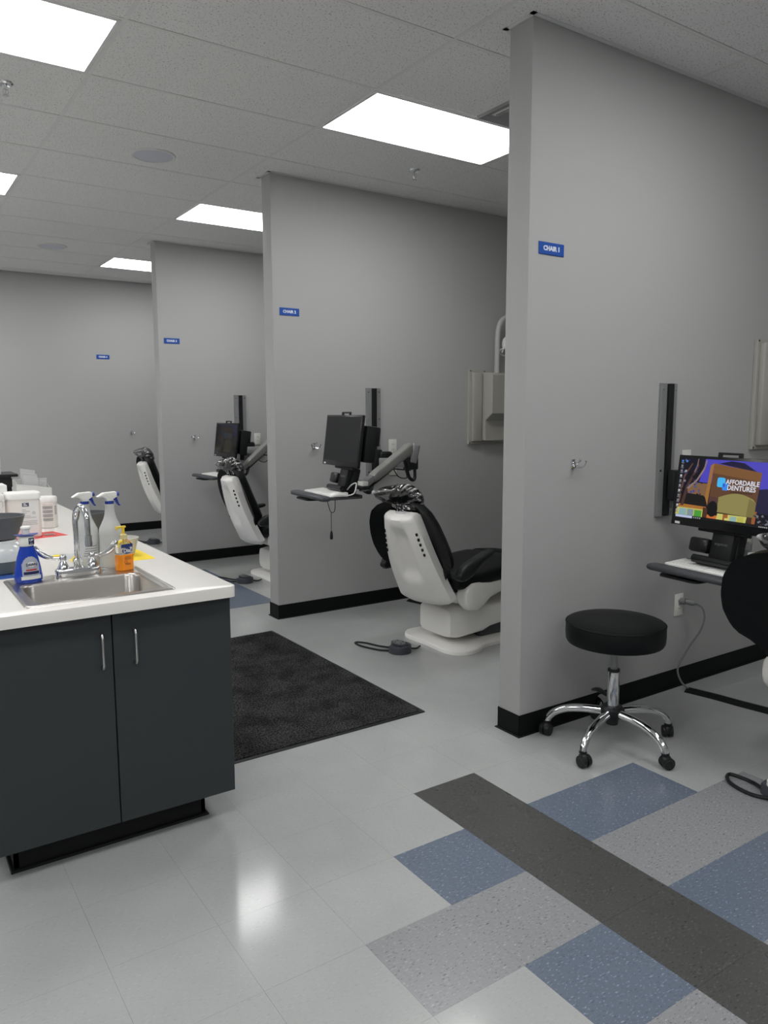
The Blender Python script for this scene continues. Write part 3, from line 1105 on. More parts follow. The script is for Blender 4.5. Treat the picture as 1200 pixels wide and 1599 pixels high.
def jar(loc, label):
    p = empty('powder_jar', loc, label, 'jar', 'square white jars on the red sheet')
    b = MB()
    rings = []
    for s, z in ((0.94, 0.0), (1.0, 0.006), (1.0, 0.175), (0.97, 0.184)):
        rings.append([(x, y, z) for x, y in rounded(0.150 * s, 0.105 * s, 0.03)])
    b.loft(rings)
    b.build('body', JARM, p)
    b = MB()
    b.prism(rounded(0.156, 0.110, 0.032), 0.188, 0.220, 0.010, 3)
    b.prism(rounded(0.146, 0.100, 0.03), 0.184, 0.1881)
    b.build('lid', LIDM, p)
    b = MB()
    yb = -0.0529
    b.box((-0.018, yb, 0.012), (0.060, yb + 0.0003, 0.178), 0, 1, None, 0)
    b.box((-0.010, yb - 0.0004, 0.152), (0.020, yb, 0.170), 0, 1, None, 2)
    b.box((-0.004, yb - 0.0007, 0.156), (0.012, yb - 0.0004, 0.160), 0, 1, None, 0)
    b.box((-0.004, yb - 0.0007, 0.163), (0.006, yb - 0.0004, 0.167), 0, 1, None, 0)
    for k, (xa, xb) in enumerate(((-0.012, 0.006), (-0.012, 0.022), (-0.012, 0.008), (-0.012, 0.024), (-0.012, 0.050), (-0.012, 0.054), (-0.012, 0.050), (-0.012, 0.054))):
        z = 0.136 - 0.0075 * k - (0.008 if k > 2 else 0) - (0.01 if k > 4 else 0)
        b.box((xa, yb - 0.0004, z), (xb, yb, z + 0.0018), 0, 1, None, 1)
    b.lathe([(0.0055, 0), (0.0068, 0), (0.0068, 0.0004), (0.0055, 0.0004)], 20, Matrix.Translation((0.040, yb, 0.120)) @ Matrix.Rotation(PI / 2, 4, 'X'), 1)
    b.text('!', 0.011, Matrix.Translation((0.040, yb - 0.0003, 0.120)) @ Matrix.Rotation(PI / 2, 4, 'X'), 0.0003, 0.0003, mi=2)
    tag(b.build('label', [mat('label_white', (228, 226, 224), 0.5), PRINT, DPRINT], p, smooth=0), kind='stuff')


jar((-1.748, 1.602, CT + 0.0007), 'square white jar with thick lid, label facing the camera, on the red sheet')
jar((-1.911, 1.580, CT + 0.0007), 'square white jar cut by the left edge of the picture')

# round tub
p = empty('wipes_tub', (-1.586, 1.885, CT), 'round white tub with printed label behind the red sheet', 'tub')
tp = [(0.0, 0.0), (0.042, 0.0), (0.046, 0.004), (0.046, 0.135), (0.0, 0.135)]
MB().lathe(tp, 36).build('body', JARM, p)
MB().lathe([(0.0, 0.1352), (0.047, 0.1352), (0.048, 0.138), (0.048, 0.156), (0.044, 0.163), (0.0, 0.165)], 36).build('lid', LIDM, p)
b = MB()
for blk in range(4):
    for k in range(3):
        z = 0.112 - blk * 0.021 - k * 0.005
        decal(b, -0.032, 0.016, z, z + 0.0028, tp, 1.0, 0.0006, 0, 8, 1)
for k in range(6):
    decal(b, 0.026, 0.038, 0.070 + k * 0.008, 0.074 + k * 0.008, tp, 1.0, 0.0006, 0, 4, 1)
tag(b.build('label', PRINT, p), kind='stuff')
# acrylic stand
b = MB()
b.box((-0.022, -0.001, 0.0), (0.022, 0.001, 0.150))
b.box((-0.022, 0.018, 0.0), (0.022, 0.020, 0.150))
b.box((-0.024, -0.03, 0.0), (0.024, 0.03, 0.002))
o = b.build('card_holder', GLASS, None, smooth=0)
tag(o, 'small clear acrylic card holder standing on the red sheet', 'holder')
o.location = (-1.634, 1.605, CT + 0.0008)
# white organiser with sheets
p = empty('file_organiser', (-1.475, 2.96, CT), 'white desktop organiser holding upright sheets at the far end of the worktop', 'organiser')
b = MB()
b.box((-0.105, -0.05, 0.0), (-0.102, 0.10, 0.165))
b.box((0.100, -0.05, 0.0), (0.103, 0.10, 0.135))
b.box((-0.105, -0.053, 0.0), (0.103, -0.05, 0.150))
b.box((-0.105, 0.10, 0.0), (0.103, 0.103, 0.170))
b.box((-0.105, -0.05, 0.0), (0.103, 0.10, 0.003))
b.warp(lambda v: (v.x, v.y, v.z - (0.16 * (v.x + 0.105) if v.z > 0.1 and v.y < 0 else 0)))
b.build('tray', mat('organiser_white', (214, 214, 211), 0.4), p, smooth=0)
for k, (xa, xb, za, zb, y) in enumerate(((-0.06, 0.028, 0.02, 0.238, 0.07), (-0.06, 0.035, 0.02, 0.215, 0.04), (0.0, 0.062, 0.02, 0.190, 0.075), (0.03, 0.086, 0.02, 0.178, 0.02), (-0.058, 0.03, 0.02, 0.20, -0.01))):
    b = MB()
    b.box((xa, y, za), (xb, y + 0.004, zb), 0.001, 1)
    b.warp(lambda v: (v.x, v.y, v.z - 0.18 * (v.x + 0.05) if v.z > 0.1 else v.z))
    b.build('sheet', mat('sheet_white', (205, 206, 205), 0.5), p, smooth=0)
# black riser with white unit on it, carton in front
p = empty('printer_stand', (-1.75, 3.25, CT), 'black stand carrying a white unit at the far left of the worktop', 'stand')
MB().box((-0.35, -0.09, 0.178), (0.222, 0.20, 0.196), 0.003, 1).build('top', BLKP, p)
MB().box((-0.35, -0.05, 0.0), (0.185, 0.18, 0.178)).build('body', BLKM, p, smooth=0)
b = MB().box((0.06, -0.052, 0.11), (0.19, -0.05, 0.165))
b.build('drawer', BLKP, p, smooth=0)
p = empty('white_unit', (-1.80, 3.28, CT + 0.196), 'white boxy unit on top of the black stand, cut by the left edge', 'machine')
MB().box((-0.28, -0.09, 0.0), (0.175, 0.13, 0.120), 0.006, 2).build('body', mat('unit_white', (208, 209, 208), 0.4), p)
MB().box((-0.28, -0.092, 0.040), (0.176, -0.0895, 0.043)).build('seam', PRINT, p, smooth=0)
MB().box((0.05, -0.04, 0.120), (0.11, 0.02, 0.132), 0.002, 1).build('knob', BLKP, p)
p = empty('white_carton', (-1.82, 2.45, CT), 'flat-topped white carton behind the jars at the left edge', 'carton')
MB().box((-0.12, -0.06, 0.0), (0.112, 0.10, 0.165), 0.002, 1).build('body', mat('carton_white', (214, 214, 212), 0.5), p)
MB().box((-0.123, -0.063, 0.145), (0.115, 0.103, 0.190), 0.002, 1).build('lid', mat('carton_lid', (240, 240, 238), 0.4), p)

# ------------------------------------------------------------------ floor mat
o = MB().prism(rounded(1.165, 1.71, 0.006, 2), 0, 0.004, 0.002, 1).build('floor_mat', BLKP)
tag(o, 'black rectangular carpet mat with rubber edge beside the island', 'mat')
o.location = (-0.755, 1.325, 0.0003)
b = MB()
b.prism(rounded(1.125, 1.67, 0.004, 2), 0.004, 0.0085, 0.002, 1)
b.build('pile', MATM, o)

# ------------------------------------------------------------------ wall signs, hooks, outlets
ORD = {1: 'nearest', 2: 'second', 3: 'third', 4: 'back'}
SX = {1: 0.13, 2: 0.125, 3: 0.126, 4: 0.088}
SZ = {1: 2.143, 2: 2.144, 3: 2.138, 4: 2.133}
for k in (1, 2, 3, 4):
    p = empty('bay_sign', (SX[k], WY[k] - 0.0005, SZ[k]), 'blue sign reading CHAIR %d on the %s wall' % (k, ORD[k]), 'sign', 'blue bay number signs')
    MB().box((-0.076, -0.004, -0.026), (0.076, 0, 0.026), 0.002, 1).build('plate', SIGNB, p)
    b = MB()
    b.text('CHAIR %d' % k, 0.0265, wallM(0, -0.0042, 0.0), 0.0006, 0.0012, 1.0)
    b.build('lettering', SIGNW, p, smooth=0)
HX = {1: 0.30, 2: 0.297, 3: 0.310, 4: 0.384}
for k in (1, 2, 3, 4):
    y = WY[k]
    p = empty('coat_hook', (HX[k], y, 1.222), 'small chrome coat hook on the %s wall below the CHAIR %d sign' % (ORD[k], k), 'hook', 'chrome coat hooks')
    MB().box((-0.011, -0.007, -0.022), (0.011, -0.0003, 0.022), 0.003, 2).build('plate', CHROME, p)
    b = MB()
    for s in (-1, 1):
        b.tube([(0, -0.006, -0.004), (s * 0.012, -0.026, -0.014), (s * 0.026, -0.040, -0.012), (s * 0.036, -0.044, 0.006), (s * 0.038, -0.044, 0.014)], [0.0045, 0.004, 0.0035, 0.0035, 0.005], 8, smooth_n=3)
    b.tube([(0, -0.006, 0.006), (0, -0.03, 0.006), (0, -0.045, 0.018), (0, -0.046, 0.026)], [0.0045, 0.004, 0.004, 0.0055], 8, smooth_n=3)
    b.build('prongs', CHROME, p)


def outlet(x, y, z, label, kind='duplex'):
    p = empty('wall_outlet', (x, y - 0.0003, z), label, 'outlet', 'white wall outlets')
    MB().box((-0.036, -0.006, -0.059), (0.036, 0, 0.059), 0.003, 2).build('plate', IVORY, p)
    for s in (-1, 1):
        q = MB().prism(rounded(0.034, 0.028, 0.011), 0, 0.0025, 0.001, 1, Matrix.Translation((0, -0.006, s * 0.0195)) @ Matrix.Rotation(PI / 2, 4, 'X')).build('socket', IVORY, p)
        b = MB()
        b.box((-0.008, -0.0090, s * 0.0195 - 0.004), (-0.0055, -0.0084, s * 0.0195 + 0.006))
        b.box((0.0055, -0.0090, s * 0.0195 - 0.004), (0.008, -0.0084, s * 0.0195 + 0.006))
        b.build('slots', BLKP, q, smooth=0)
    return p


outlet(1.136, 0, 0.449, 'white wall outlet near the floor with the grey plug in it')
outlet(1.142, 0, 1.203, 'white wall outlet mostly hidden behind the lit monitor')
outlet(0.984, WY[2], 1.197, 'white wall outlet above the folded grey arm on the chair 2 wall')
outlet(0.984, WY[2], 1.040, 'lower white wall outlet under the grey arm on the chair 2 wall')
outlet(0.984, WY[3], 1.196, 'white wall outlet beside the monitor arm on the chair 3 wall')
# adapter under the outlet of wall 3
p = empty('power_adapter', (0.99, WY[3] - 0.0003, 1.085), 'dark power adapter under the outlet on the chair 3 wall', 'adapter')
MB().box((-0.045, -0.05, -0.022), (0.045, 0, 0.022), 0.006, 2).build('body', BLKP, p)
MB().tube([(-0.02, -0.05, 0), (-0.03, -0.09, -0.05), (-0.06, -0.08, -0.10)], 0.004, 8, smooth_n=4).build('cable', BLKP, p)

# power cord of wall 1
p = empty('plug_cable', (1.15, -0.06, 0.465), 'grey plug and hanging cord from the low outlet to the floor', 'power cord')
O = (1.15, -0.06, 0.465)
b = MB()
b.cyl((1.142, -0.0095, 0.470), (1.150, -0.034, 0.470), 0.018, 0.017, 18)
b.cyl((1.150, -0.034, 0.470), (1.166, -0.066, 0.466), 0.014, 0.015, 18)
b.sphere((1.166, -0.066, 0.466), 0.015, 2)
b.cyl((1.166, -0.066, 0.466), (1.184, -0.085, 0.462), 0.011, 0.006, 14)
b.build('plug', GRYP, p, O)
b = MB()
b.tube([(1.182, -0.084, 0.462), (1.205, -0.10, 0.435), (1.213, -0.105, 0.38), (1.20, -0.09, 0.31), (1.160, -0.06, 0.23), (1.108, -0.045, 0.15), (1.095, -0.045, 0.10), (1.113, -0.06, 0.045), (1.150, -0.075, 0.008)], 0.0052, 10, smooth_n=6)
b.build('cord', GRYP, p, O)
# cord covers
STRIPM = mat('cord_cover_rubber', (24, 26, 27), 0.6, spec=0.2)
for k, (dx, dy, lab) in {1: (0, 0, 'black rubber cord cover on the floor below the low outlet'), 2: (-0.055, 2.415, 'black rubber cord cover on the floor behind the chair 2 seat')}.items():
    b = MB()
    a, c = Vector((1.145, -0.072, 0)), Vector((1.215, -0.46, 0))
    pth = [a, a + (c - a) * 0.35 + Vector((0.006, 0, 0)), a + (c - a) * 0.7, c, c + (c - a) * 0.5]
    rings = []
    for i, q in enumerate(pth):
        t = (pth[min(i + 1, 4)] - pth[max(i - 1, 0)]).normalized()
        n = Vector((-t.y, t.x, 0))
        rings.append([q + n * u + Vector((0, 0, z)) for u, z in ((-0.042, 0.0004), (-0.040, 0.003), (-0.018, 0.013), (0.018, 0.013), (0.040, 0.003), (0.042, 0.0004))])
    b.loft(rings)
    o = b.build('cord_cover', STRIPM, None, (1.18, -0.3, 0))
    o.location = (1.18 + dx, -0.3 + dy, 0)
    tag(o, lab, 'cord cover', 'rubber floor cord covers')


# ------------------------------------------------------------------ wall boxes with lamp arm
def wall_box(k, lamp):
    y = WY[k]
    x0 = {1: 1.705, 2: 1.722}[k]
    zc = {1: 0.048, 2: 0.0}[k]
    O = (x0, y, 1.2 + zc)
    p = empty('xray_wall_unit' if lamp else 'wall_control_box', O,
              'beige wall box with curved pole on the chair 2 wall' if k == 2 else 'beige wall box cut by the right edge of the picture', 'wall unit', 'beige wall mounted boxes')
    M0 = Matrix.Translation(O)
    MB().box((0, -0.022, 0), (0.60, -0.0004, 0.60), 0.003, 1).build('back_plate', BEIGE, p)
    MB().box((0.022, -0.055, 0.024), (0.115, -0.022, 0.578), 0.006, 2).build('side_rail', BEIGE, p)
    b = MB()
    pr = [(0.0, 0.03), (0.0, 0.575), (-0.10, 0.575), (-0.14, 0.555), (-0.14, 0.25), (-0.06, 0.19), (-0.06, 0.03)]
    # profile in (y, z), swept along x
    b.prism(pr, 0.0, 0.30, 0.004, 1, Matrix(((0, 0, 1, 0.125), (1, 0, 0, -0.022), (0, 1, 0, 0), (0, 0, 0, 1))), bottom=True)
    b.build('housing', BEIGE, p)
    b = MB()
    for q in range(3):
        b.cyl((0.20 + 0.045 * q, -0.111, 0.231), (0.20 + 0.045 * q, -0.121, 0.221), 0.010, 0.010, 12)
    b.build('sockets', BLKM, p)
    b = MB()
    for sx_, sz_ in ((0.012, 0.59), (0.16, 0.59), (0.012, 0.011)):
        b.cyl((sx_, -0.022, sz_), (sx_, -0.025, sz_), 0.005, 0.005, 8)
    b.build('screws', BLKP, p)
    if not lamp:
        return
    b = MB()
    px = 0.228
    pts = [(px, -0.10, 0.57), (px, -0.10, 0.70), (px, -0.10, 0.86), (px + 0.015, -0.10, 0.95), (px + 0.06, -0.10, 1.005), (px + 0.14, -0.10, 1.025), (px + 0.45, -0.10, 1.02)]
    b.tube(pts, 0.021, 14, smooth_n=4)
    b.build('pole', mat('pole_grey', (190, 190, 188), 0.4), p)
    b = MB()
    b.tube([(px + 0.45, -0.10, 1.02), (px + 0.46, -0.12, 0.93), (px + 0.30, -0.13, 0.80), (px + 0.14, -0.13, 0.80)], [0.02, 0.018, 0.018, 0.018], 12, smooth_n=3)
    b.build('lamp_arm', WHT, p)
    b = MB()
    b.lathe([(0.0, 0.075), (0.03, 0.072), (0.055, 0.050), (0.064, 0.015), (0.062, -0.02), (0.0, -0.022)], 28, Matrix.Translation((px + 0.105, -0.13, 0.800)))
    b.build('lamp_head', WHT, p)
    b = MB()
    n = 24
    b.tube([(px + 0.108 + 0.085 * math.cos(2 * PI * i / n), -0.13 + 0.085 * math.sin(2 * PI * i / n), 0.745 + 0.028 * math.cos(2 * PI * i / n + 2.4)) for i in range(n)], 0.006, 8, closed=True)
    b.tube([(px + 0.05, -0.13, 0.79), (px + 0.025, -0.13, 0.735)], 0.005, 8)
    b.build('handle_ring', WHT, p)


wall_box(1, False)
wall_box(2, True)

# ------------------------------------------------------------------ rolling stool
O = (0.285, -0.284, 0)
st = empty('rolling_stool', O, 'black round rolling stool with chrome five-star base in front of the chair 1 wall', 'stool')
b = MB()
b.lathe([(0.0, 0.463), (0.19, 0.463), (0.203, 0.467), (0.209, 0.478), (0.211, 0.51), (0.210, 0.545), (0.205, 0.557), (0.192, 0.562), (0.12, 0.5655), (0.0, 0.566)], 64)
b.build('seat', BLKV, st)
MB().tube([(0.2095 * math.cos(2 * PI * i / 48), 0.2095 * math.sin(2 * PI * i / 48), 0.551) for i in range(48)], 0.0025, 6, closed=True).build('piping', BLKV, st)
b = MB()
b.cyl((0, 0, 0.44), (0, 0, 0.463), 0.05, 0.09, 24)
b.cyl((0, 0, 0.335), (0, 0, 0.445), 0.0145, 0.0145, 20)
b.build('gas_lift', ALUP, st)
MB().lathe([(0.0145, 0.343), (0.026, 0.343), (0.027, 0.337), (0.026, 0.333), (0.0145, 0.333)], 24).build('collar_ring', BLKP, st)
MB().lathe([(0.0, 0.15), (0.0265, 0.15), (0.0265, 0.325), (0.025, 0.3335), (0.0, 0.334)], 28).build('column', CHROME, st)
MB().lathe([(0.0, 0.095), (0.026, 0.095), (0.029, 0.13), (0.050, 0.140), (0.052, 0.165), (0.04, 0.178), (0.0, 0.178)], 28).build('hub', BLKP, st)
b = MB()
b.tube([(0.0, 0.0, 0.205), (0.01, 0.06, 0.215), (0.02, 0.10, 0.215), (0.025, 0.13, 0.205)], [0.008, 0.014, 0.018, 0.012], 10, smooth_n=3, flat=((0, 0, 1), 0.5))
b.build('lever', BLKP, st)
for k in range(5):
    a = math.radians(124 + 72 * k)
    ca, sa = math.cos(a), math.sin(a)

    def W(r, z, s=0.0):
        return (r * ca - s * sa, r * sa + s * ca, z)
    b = MB()
    b.tube([W(0.045, 0.150), W(0.12, 0.148), W(0.19, 0.138), W(0.245, 0.115), W(0.275, 0.085), W(0.283, 0.066)], [0.019, 0.0185, 0.0175, 0.0165, 0.0155, 0.015], 14, smooth_n=5)
    lg = b.build('leg', CHROME, st)
    b = MB()
    cax = math.radians(random.uniform(0, 360))
    d = Vector((math.cos(a + 1.2), math.sin(a + 1.2), 0))
    s = Vector((-d.y, d.x, 0))
    c = Vector(W(0.283, 0.0))
    b.cyl(c + Vector((0, 0, 0.060)), c + Vector((0, 0, 0.068)), 0.0165, 0.0165, 16)
    q = c + d * 0.008
    for sg in (-1, 1):
        b.cyl(q + s * (sg * 0.004) + Vector((0, 0, 0.027)), q + s * (sg * 0.022) + Vector((0, 0, 0.027)), 0.0268, 0.0255, 20)
        b.cyl(q + s * (sg * 0.022) + Vector((0, 0, 0.027)), q + s * (sg * 0.024) + Vector((0, 0, 0.027)), 0.017, 0.015, 16)
    b.sphere(q - d * 0.004 + Vector((0, 0, 0.036)), (0.024, 0.024, 0.026), 2)
    b.build('caster', BLKP, lg)


# ------------------------------------------------------------------ dental chairs
def sup(t, e):
    c, s = math.cos(t), math.sin(t)
    return (math.copysign(abs(c) ** e, c), math.copysign(abs(s) ** e, s))


def dental_chair(loc, swivel, rec, label, bag, lw=1.0):
    root = empty('dental_chair', loc, label, 'dental chair', 'dental chairs, one per bay')
    RZ = Matrix.Rotation(swivel, 4, 'Z')
    cr, sr = math.cos(rec), math.sin(rec)

    def bk(u, v, z):
        du, dz = u + 0.25, z - 0.42
        return (-0.25 + cr * du - sr * dz, v, 0.42 + sr * du + cr * dz)

    # floor plate
    half = [(-0.325, 0.0), (-0.33, 0.10), (-0.33, 0.20), (-0.30, 0.265), (-0.245, 0.30), (-0.19, 0.305), (-0.12, 0.29), (-0.05, 0.25), (0.05, 0.235), (0.30, 0.235), (0.45, 0.25), (0.56, 0.22), (0.60, 0.10)]
    poly = half + [(x, -y) for x, y in half[::-1] if y > 0]
    poly, _ = spline([Vector((x, y, 0)) for x, y in poly], [0] * len(poly), 3, True)
    MB().prism([(q.x, q.y) for q in poly][::-1], 0.0, 0.026, 0.010, 3).build('base_plate', WHTP, root)
    # lift housing
    b = MB()
    rings = []
    for (u, hw, z0, z1) in ((-0.285, 0.13, 0.10, 0.225), (-0.27, 0.155, 0.075, 0.25), (-0.20, 0.165, 0.060, 0.262), (0.0, 0.165, 0.075, 0.262), (0.06, 0.16, 0.095, 0.255), (0.35, 0.15, 0.125, 0.25), (0.42, 0.14, 0.14, 0.24)):
        ring = []
        for i in range(28):
            c, s = sup(2 * PI * i / 28, 0.32)
            ring.append((u, -0.02 + hw * c, (z0 + z1) / 2 + (z1 - z0) / 2 * s))
        rings.append(ring)
    b.loft(rings)
    b.build('lift_housing', WHTP, root)
    b = MB()
    b.box((0.02, -0.12, 0.024), (0.40, 0.09, 0.15), 0.02, 2)
    b.cyl((-0.02, -0.02, 0.255), (-0.02, -0.02, 0.31), 0.09, 0.08, 24)
    b.build('lift_column', DGREY, root)
    # seat frame and hips (turn with the seat)
    b = MB()
    b.box((-0.30, -0.16, 0.300), (0.45, 0.16, 0.372), 0.02, 3)
    b.build('seat_frame', WHTP, root, M=RZ)
    for s in (-1, 1):
        b = MB()
        rings = []
        for (u, z, r, wv) in ((-0.345, 0.365, 0.030, 0.7), (-0.33, 0.365, 0.062, 0.9), (-0.29, 0.360, 0.088, 1.0), (-0.22, 0.356, 0.096, 1.05), (-0.16, 0.362, 0.084, 1.0), (-0.09, 0.372, 0.056, 0.95), (0.06, 0.380, 0.042, 0.9), (0.22, 0.385, 0.032, 0.9), (0.34, 0.39, 0.020, 0.7)):
            rings.append([(u, s * ((0.215 if lw == 1.0 or s < 0 else 0.285) + 0.050 * wv * sup(2 * PI * i / 24, 0.6)[0]), z + r * sup(2 * PI * i / 24, 0.75)[1]) for i in range(24)])
        b.loft(rings)
        b.box((-0.275, s * 0.205 - 0.022, 0.40), (-0.195, s * 0.205 + 0.022, 0.475), 0.01, 2)
        b.build('hip_cover', WHTP, root, M=RZ)
    # seat and leg rest
    def cushion(name, secs):
        b = MB()
        rings = []
        for (u, hw, z0, z1) in secs:
            ring = []
            for i in range(40):
                c, s = sup(2 * PI * i / 40, 0.45)
                dish = 0.012 * (1 - c * c) if s > 0 else 0
                ring.append((u, hw * c, (z0 + z1) / 2 + (z1 - z0) / 2 * s - dish))
            rings.append(ring)
        b.loft(rings)
        return b.build(name, BLKV, root, M=RZ, smooth=60)
    cushion('seat_cushion', ((-0.40, 0.17, 0.43, 0.47), (-0.385, 0.215, 0.405, 0.49), (-0.33, 0.24, 0.395, 0.505), (-0.20, 0.255, 0.398, 0.50), (0.0, 0.265, 0.40, 0.507), (0.20, 0.27, 0.40, 0.522), (0.32, 0.265, 0.39, 0.525), (0.38, 0.255, 0.40, 0.517), (0.395, 0.235, 0.42, 0.505)))
    cushion('leg_rest', ((0.40, 0.22, 0.42, 0.50), (0.415, 0.25, 0.39, 0.52), (0.60, 0.245, 0.35, 0.50), (0.85, 0.22, 0.31, 0.44), (1.02, 0.19, 0.30, 0.42), (1.05, 0.16, 0.32, 0.40)))
    # back shell
    b = MB()
    rings = []
    nt_ = 30
    for k in range(nt_ + 1):
        t = k / nt_
        u = -0.405 - 0.262 * t - 0.03 * math.sin(PI * t)
        z = 0.325 + 0.553 * t
        hw = 0.200 - 0.085 * t - 0.0 * t + 0.012 * math.sin(PI * t)
        th = 0.050
        if k == 0:
            hw, th = 0.165, 0.03
        if k == nt_:
            hw, th = hw - 0.012, 0.036
        ring = []
        for i in range(33):
            s = -1 + 2 * i / 32
            d = 0.045 * (1 - abs(s) ** 3.0) + 0.006
            d -= 0.036 * math.exp(-(s / 0.42) ** 6) * math.exp(-((t - 0.58) / 0.27) ** 6)
            ring.append(bk(u - d * (0.9 if 0 < k < nt_ else 0.55), hw * s, z - 0.3 * d))
        for i in range(33):
            s = 1 - 2 * i / 32
            ring.append(bk(u + th * 0.9, hw * s * 0.99, z + 0.35 * th))
        rings.append(ring)
    b.loft(rings)
    shell = b.build('back_shell', WHTP, root, M=RZ, smooth=50)
    # slanted vents on both shoulders
    for s in (-1, 1):
        for q in range(5):
            b = MB()
            t = 0.80 - 0.055 * q
            u = -0.405 - 0.262 * t - 0.03 * math.sin(PI * t) - 0.0245
            z = 0.325 + 0.553 * t
            hw = 0.200 - 0.085 * t + 0.012 * math.sin(PI * t)
            P0 = Vector(bk(u, s * hw * 0.86, z))
            b.obox(P0, (0.005, 0.0045, 0.008), (1, 0, 0.45))
            b.build('vent_slot', BLKM, shell, M=RZ, smooth=0)
    # back cushion with wrapped wings
    b = MB()
    rings = []
    N = 26
    HW = [(0, 0.165), (0.15, 0.19), (0.22, 0.215), (0.28, 0.265), (0.36, 0.28), (0.47, 0.288), (0.60, 0.281), (0.75, 0.262), (0.88, 0.225), (0.96, 0.165), (1.0, 0.10)]
    for k in range(N + 1):
        t = k / N
        for (a, h0), (c, h1) in zip(HW, HW[1:]):
            if a <= t <= c:
                hw = h0 + (h1 - h0) * (t - a) / (c - a)
        u = -0.352 - 0.262 * t - 0.03 * math.sin(PI * t)
        z = 0.415 + 0.525 * t
        ring = []
        for i in range(25):
            s = -1 + 2 * i / 24
            wrap = 0.075 * abs(s) ** 2.2
            e = math.sqrt(max(0.0, 1 - abs(s) ** 6))
            ring.append(bk(u - wrap + 0.004 - 0.012 * e, hw * s * (lw if s > 0 else 1), z))
        for i in range(1, 24):
            s = 1 - 2 * i / 24
            wrap = 0.075 * abs(s) ** 2.2
            e = math.sqrt(max(0.0, 1 - abs(s) ** 6))
            th = 0.085 * (1 - 0.4 * t)
            ring.append(bk(u - wrap + th * e * (1 if 0 < k < N else 0.4), hw * s * (lw if s > 0 else 1), z + 0.02 * e))
        rings.append(ring)
    b.loft(rings)
    b.build('back_cushion', BLKV, root, M=RZ, smooth=60)
    # armrests
    for s in ((-1,) if lw > 1 else (-1, 1)):
        b = MB()
        v = s * 0.290
        rings = []
        for (u, z, hz, hv) in ((-0.49, 0.515, 0.012, 0.02), (-0.47, 0.522, 0.034, 0.028), (-0.43, 0.534, 0.046, 0.032), (-0.37, 0.553, 0.046, 0.034), (-0.325, 0.575, 0.032, 0.036), (-0.29, 0.592, 0.021, 0.037), (-0.20, 0.615, 0.018, 0.037), (-0.16, 0.624, 0.015, 0.030), (-0.147, 0.627, 0.007, 0.016)):
            rings.append([bk(u, v + hv * sup(2 * PI * i / 20, 0.6)[0], z + hz * sup(2 * PI * i / 20, 0.6)[1]) for i in range(20)])
        b.loft(rings)
        b.build('armrest', mat('armrest_vinyl', (36, 38, 39), 0.45, spec=0.3), root, M=RZ)
    # headrest
    b = MB()
    b.obox(bk(-0.655, -0.022, 0.900), (0.006, 0.004, 0.04), (1, 0, 0.4))
    b.obox(bk(-0.655, 0.022, 0.900), (0.006, 0.004, 0.04), (1, 0, 0.4))
    b.obox(bk(-0.657, 0, 0.885), (0.008, 0.032, 0.012), (1, 0, 0.4))
    b.obox(bk(-0.640, 0, 0.925), (0.010, 0.06, 0.02), (1, 0, 0.4), bevel=0.004)
    b.build('headrest_bar', CHROME, root, M=RZ)
    hc = Vector(bk(-0.605, 0, 0.955))
    b = MB()
    b.sphere((0, 0, 0), (0.058, 0.118, 0.066), 3)
    b.warp(lambda q: (q.x - 0.9 * q.y * q.y, q.y, q.z - 0.6 * q.x))
    hd = b.build('headrest', BLKV, root, M=RZ @ Matrix.Translation(hc))
    # clear bag pulled over the headrest, gathered at a knot with radiating creases
    b = MB()
    b.sphere((0, 0, 0), 1.0, 5)
    rs = random.Random(bag)
    tail = Vector((-0.6, 0.75, -0.10)).normalized()
    knot = Vector((-0.70, 0.15, -0.55)).normalized()
    kx = knot.cross(Vector((0, 0, 1))).normalized()
    ky = knot.cross(kx)
    ph = [rs.uniform(0, 6.28) for _ in range(4)]

    def bagf(q):
        n = q.normalized()
        ang = math.atan2(n.dot(kx), n.dot(ky))
        rad = math.acos(max(-1, min(1, n.dot(knot)))) / PI
        cre = (0.55 - abs(math.sin(6.5 * ang + ph[0] + 2 * rad)) ** 0.45) * 1.1 + 0.35 * math.sin(17 * ang + ph[1] - 5 * rad)
        f = 1.0 + 0.085 * cre * math.sin(PI * min(1, rad * 1.15)) + 0.05 * noise.noise(n * 3 + Vector((bag, 0, 0)))
        tl = max(0.0, n.dot(tail)) ** 5
        p3 = Vector((n.x * 0.072, n.y * 0.132, n.z * 0.084)) * f
        p3 = p3 + tail * (0.075 * tl) - knot * (-0.012) * max(0, n.dot(knot)) ** 8
        return (p3.x - 0.9 * p3.y * p3.y, p3.y, p3.z - 0.5 * p3.x + 0.008)
    b.warp(bagf)
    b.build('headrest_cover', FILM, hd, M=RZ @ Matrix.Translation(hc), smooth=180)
    return root


CH = [((1.072, -1.02, 0), 0.0, 0.0, 'dental chair in the nearest bay, cut by the right edge of the picture', 3, 1.30),
      ((0.812, 1.338, 0), 0.251, 0.0, 'white and black dental chair between the chair 1 and chair 2 walls', 5),
      ((0.812, 1.338 + 2.44, 0), 0.024, -0.10, 'dental chair in front of the chair 3 wall, bagged headrest before a monitor', 8),
      ((0.812, 1.338 + 4.88, 0), -0.02, -0.10, 'farthest dental chair, half hidden behind the chair 3 wall', 11)]
for c_ in CH:
    dental_chair(*c_)

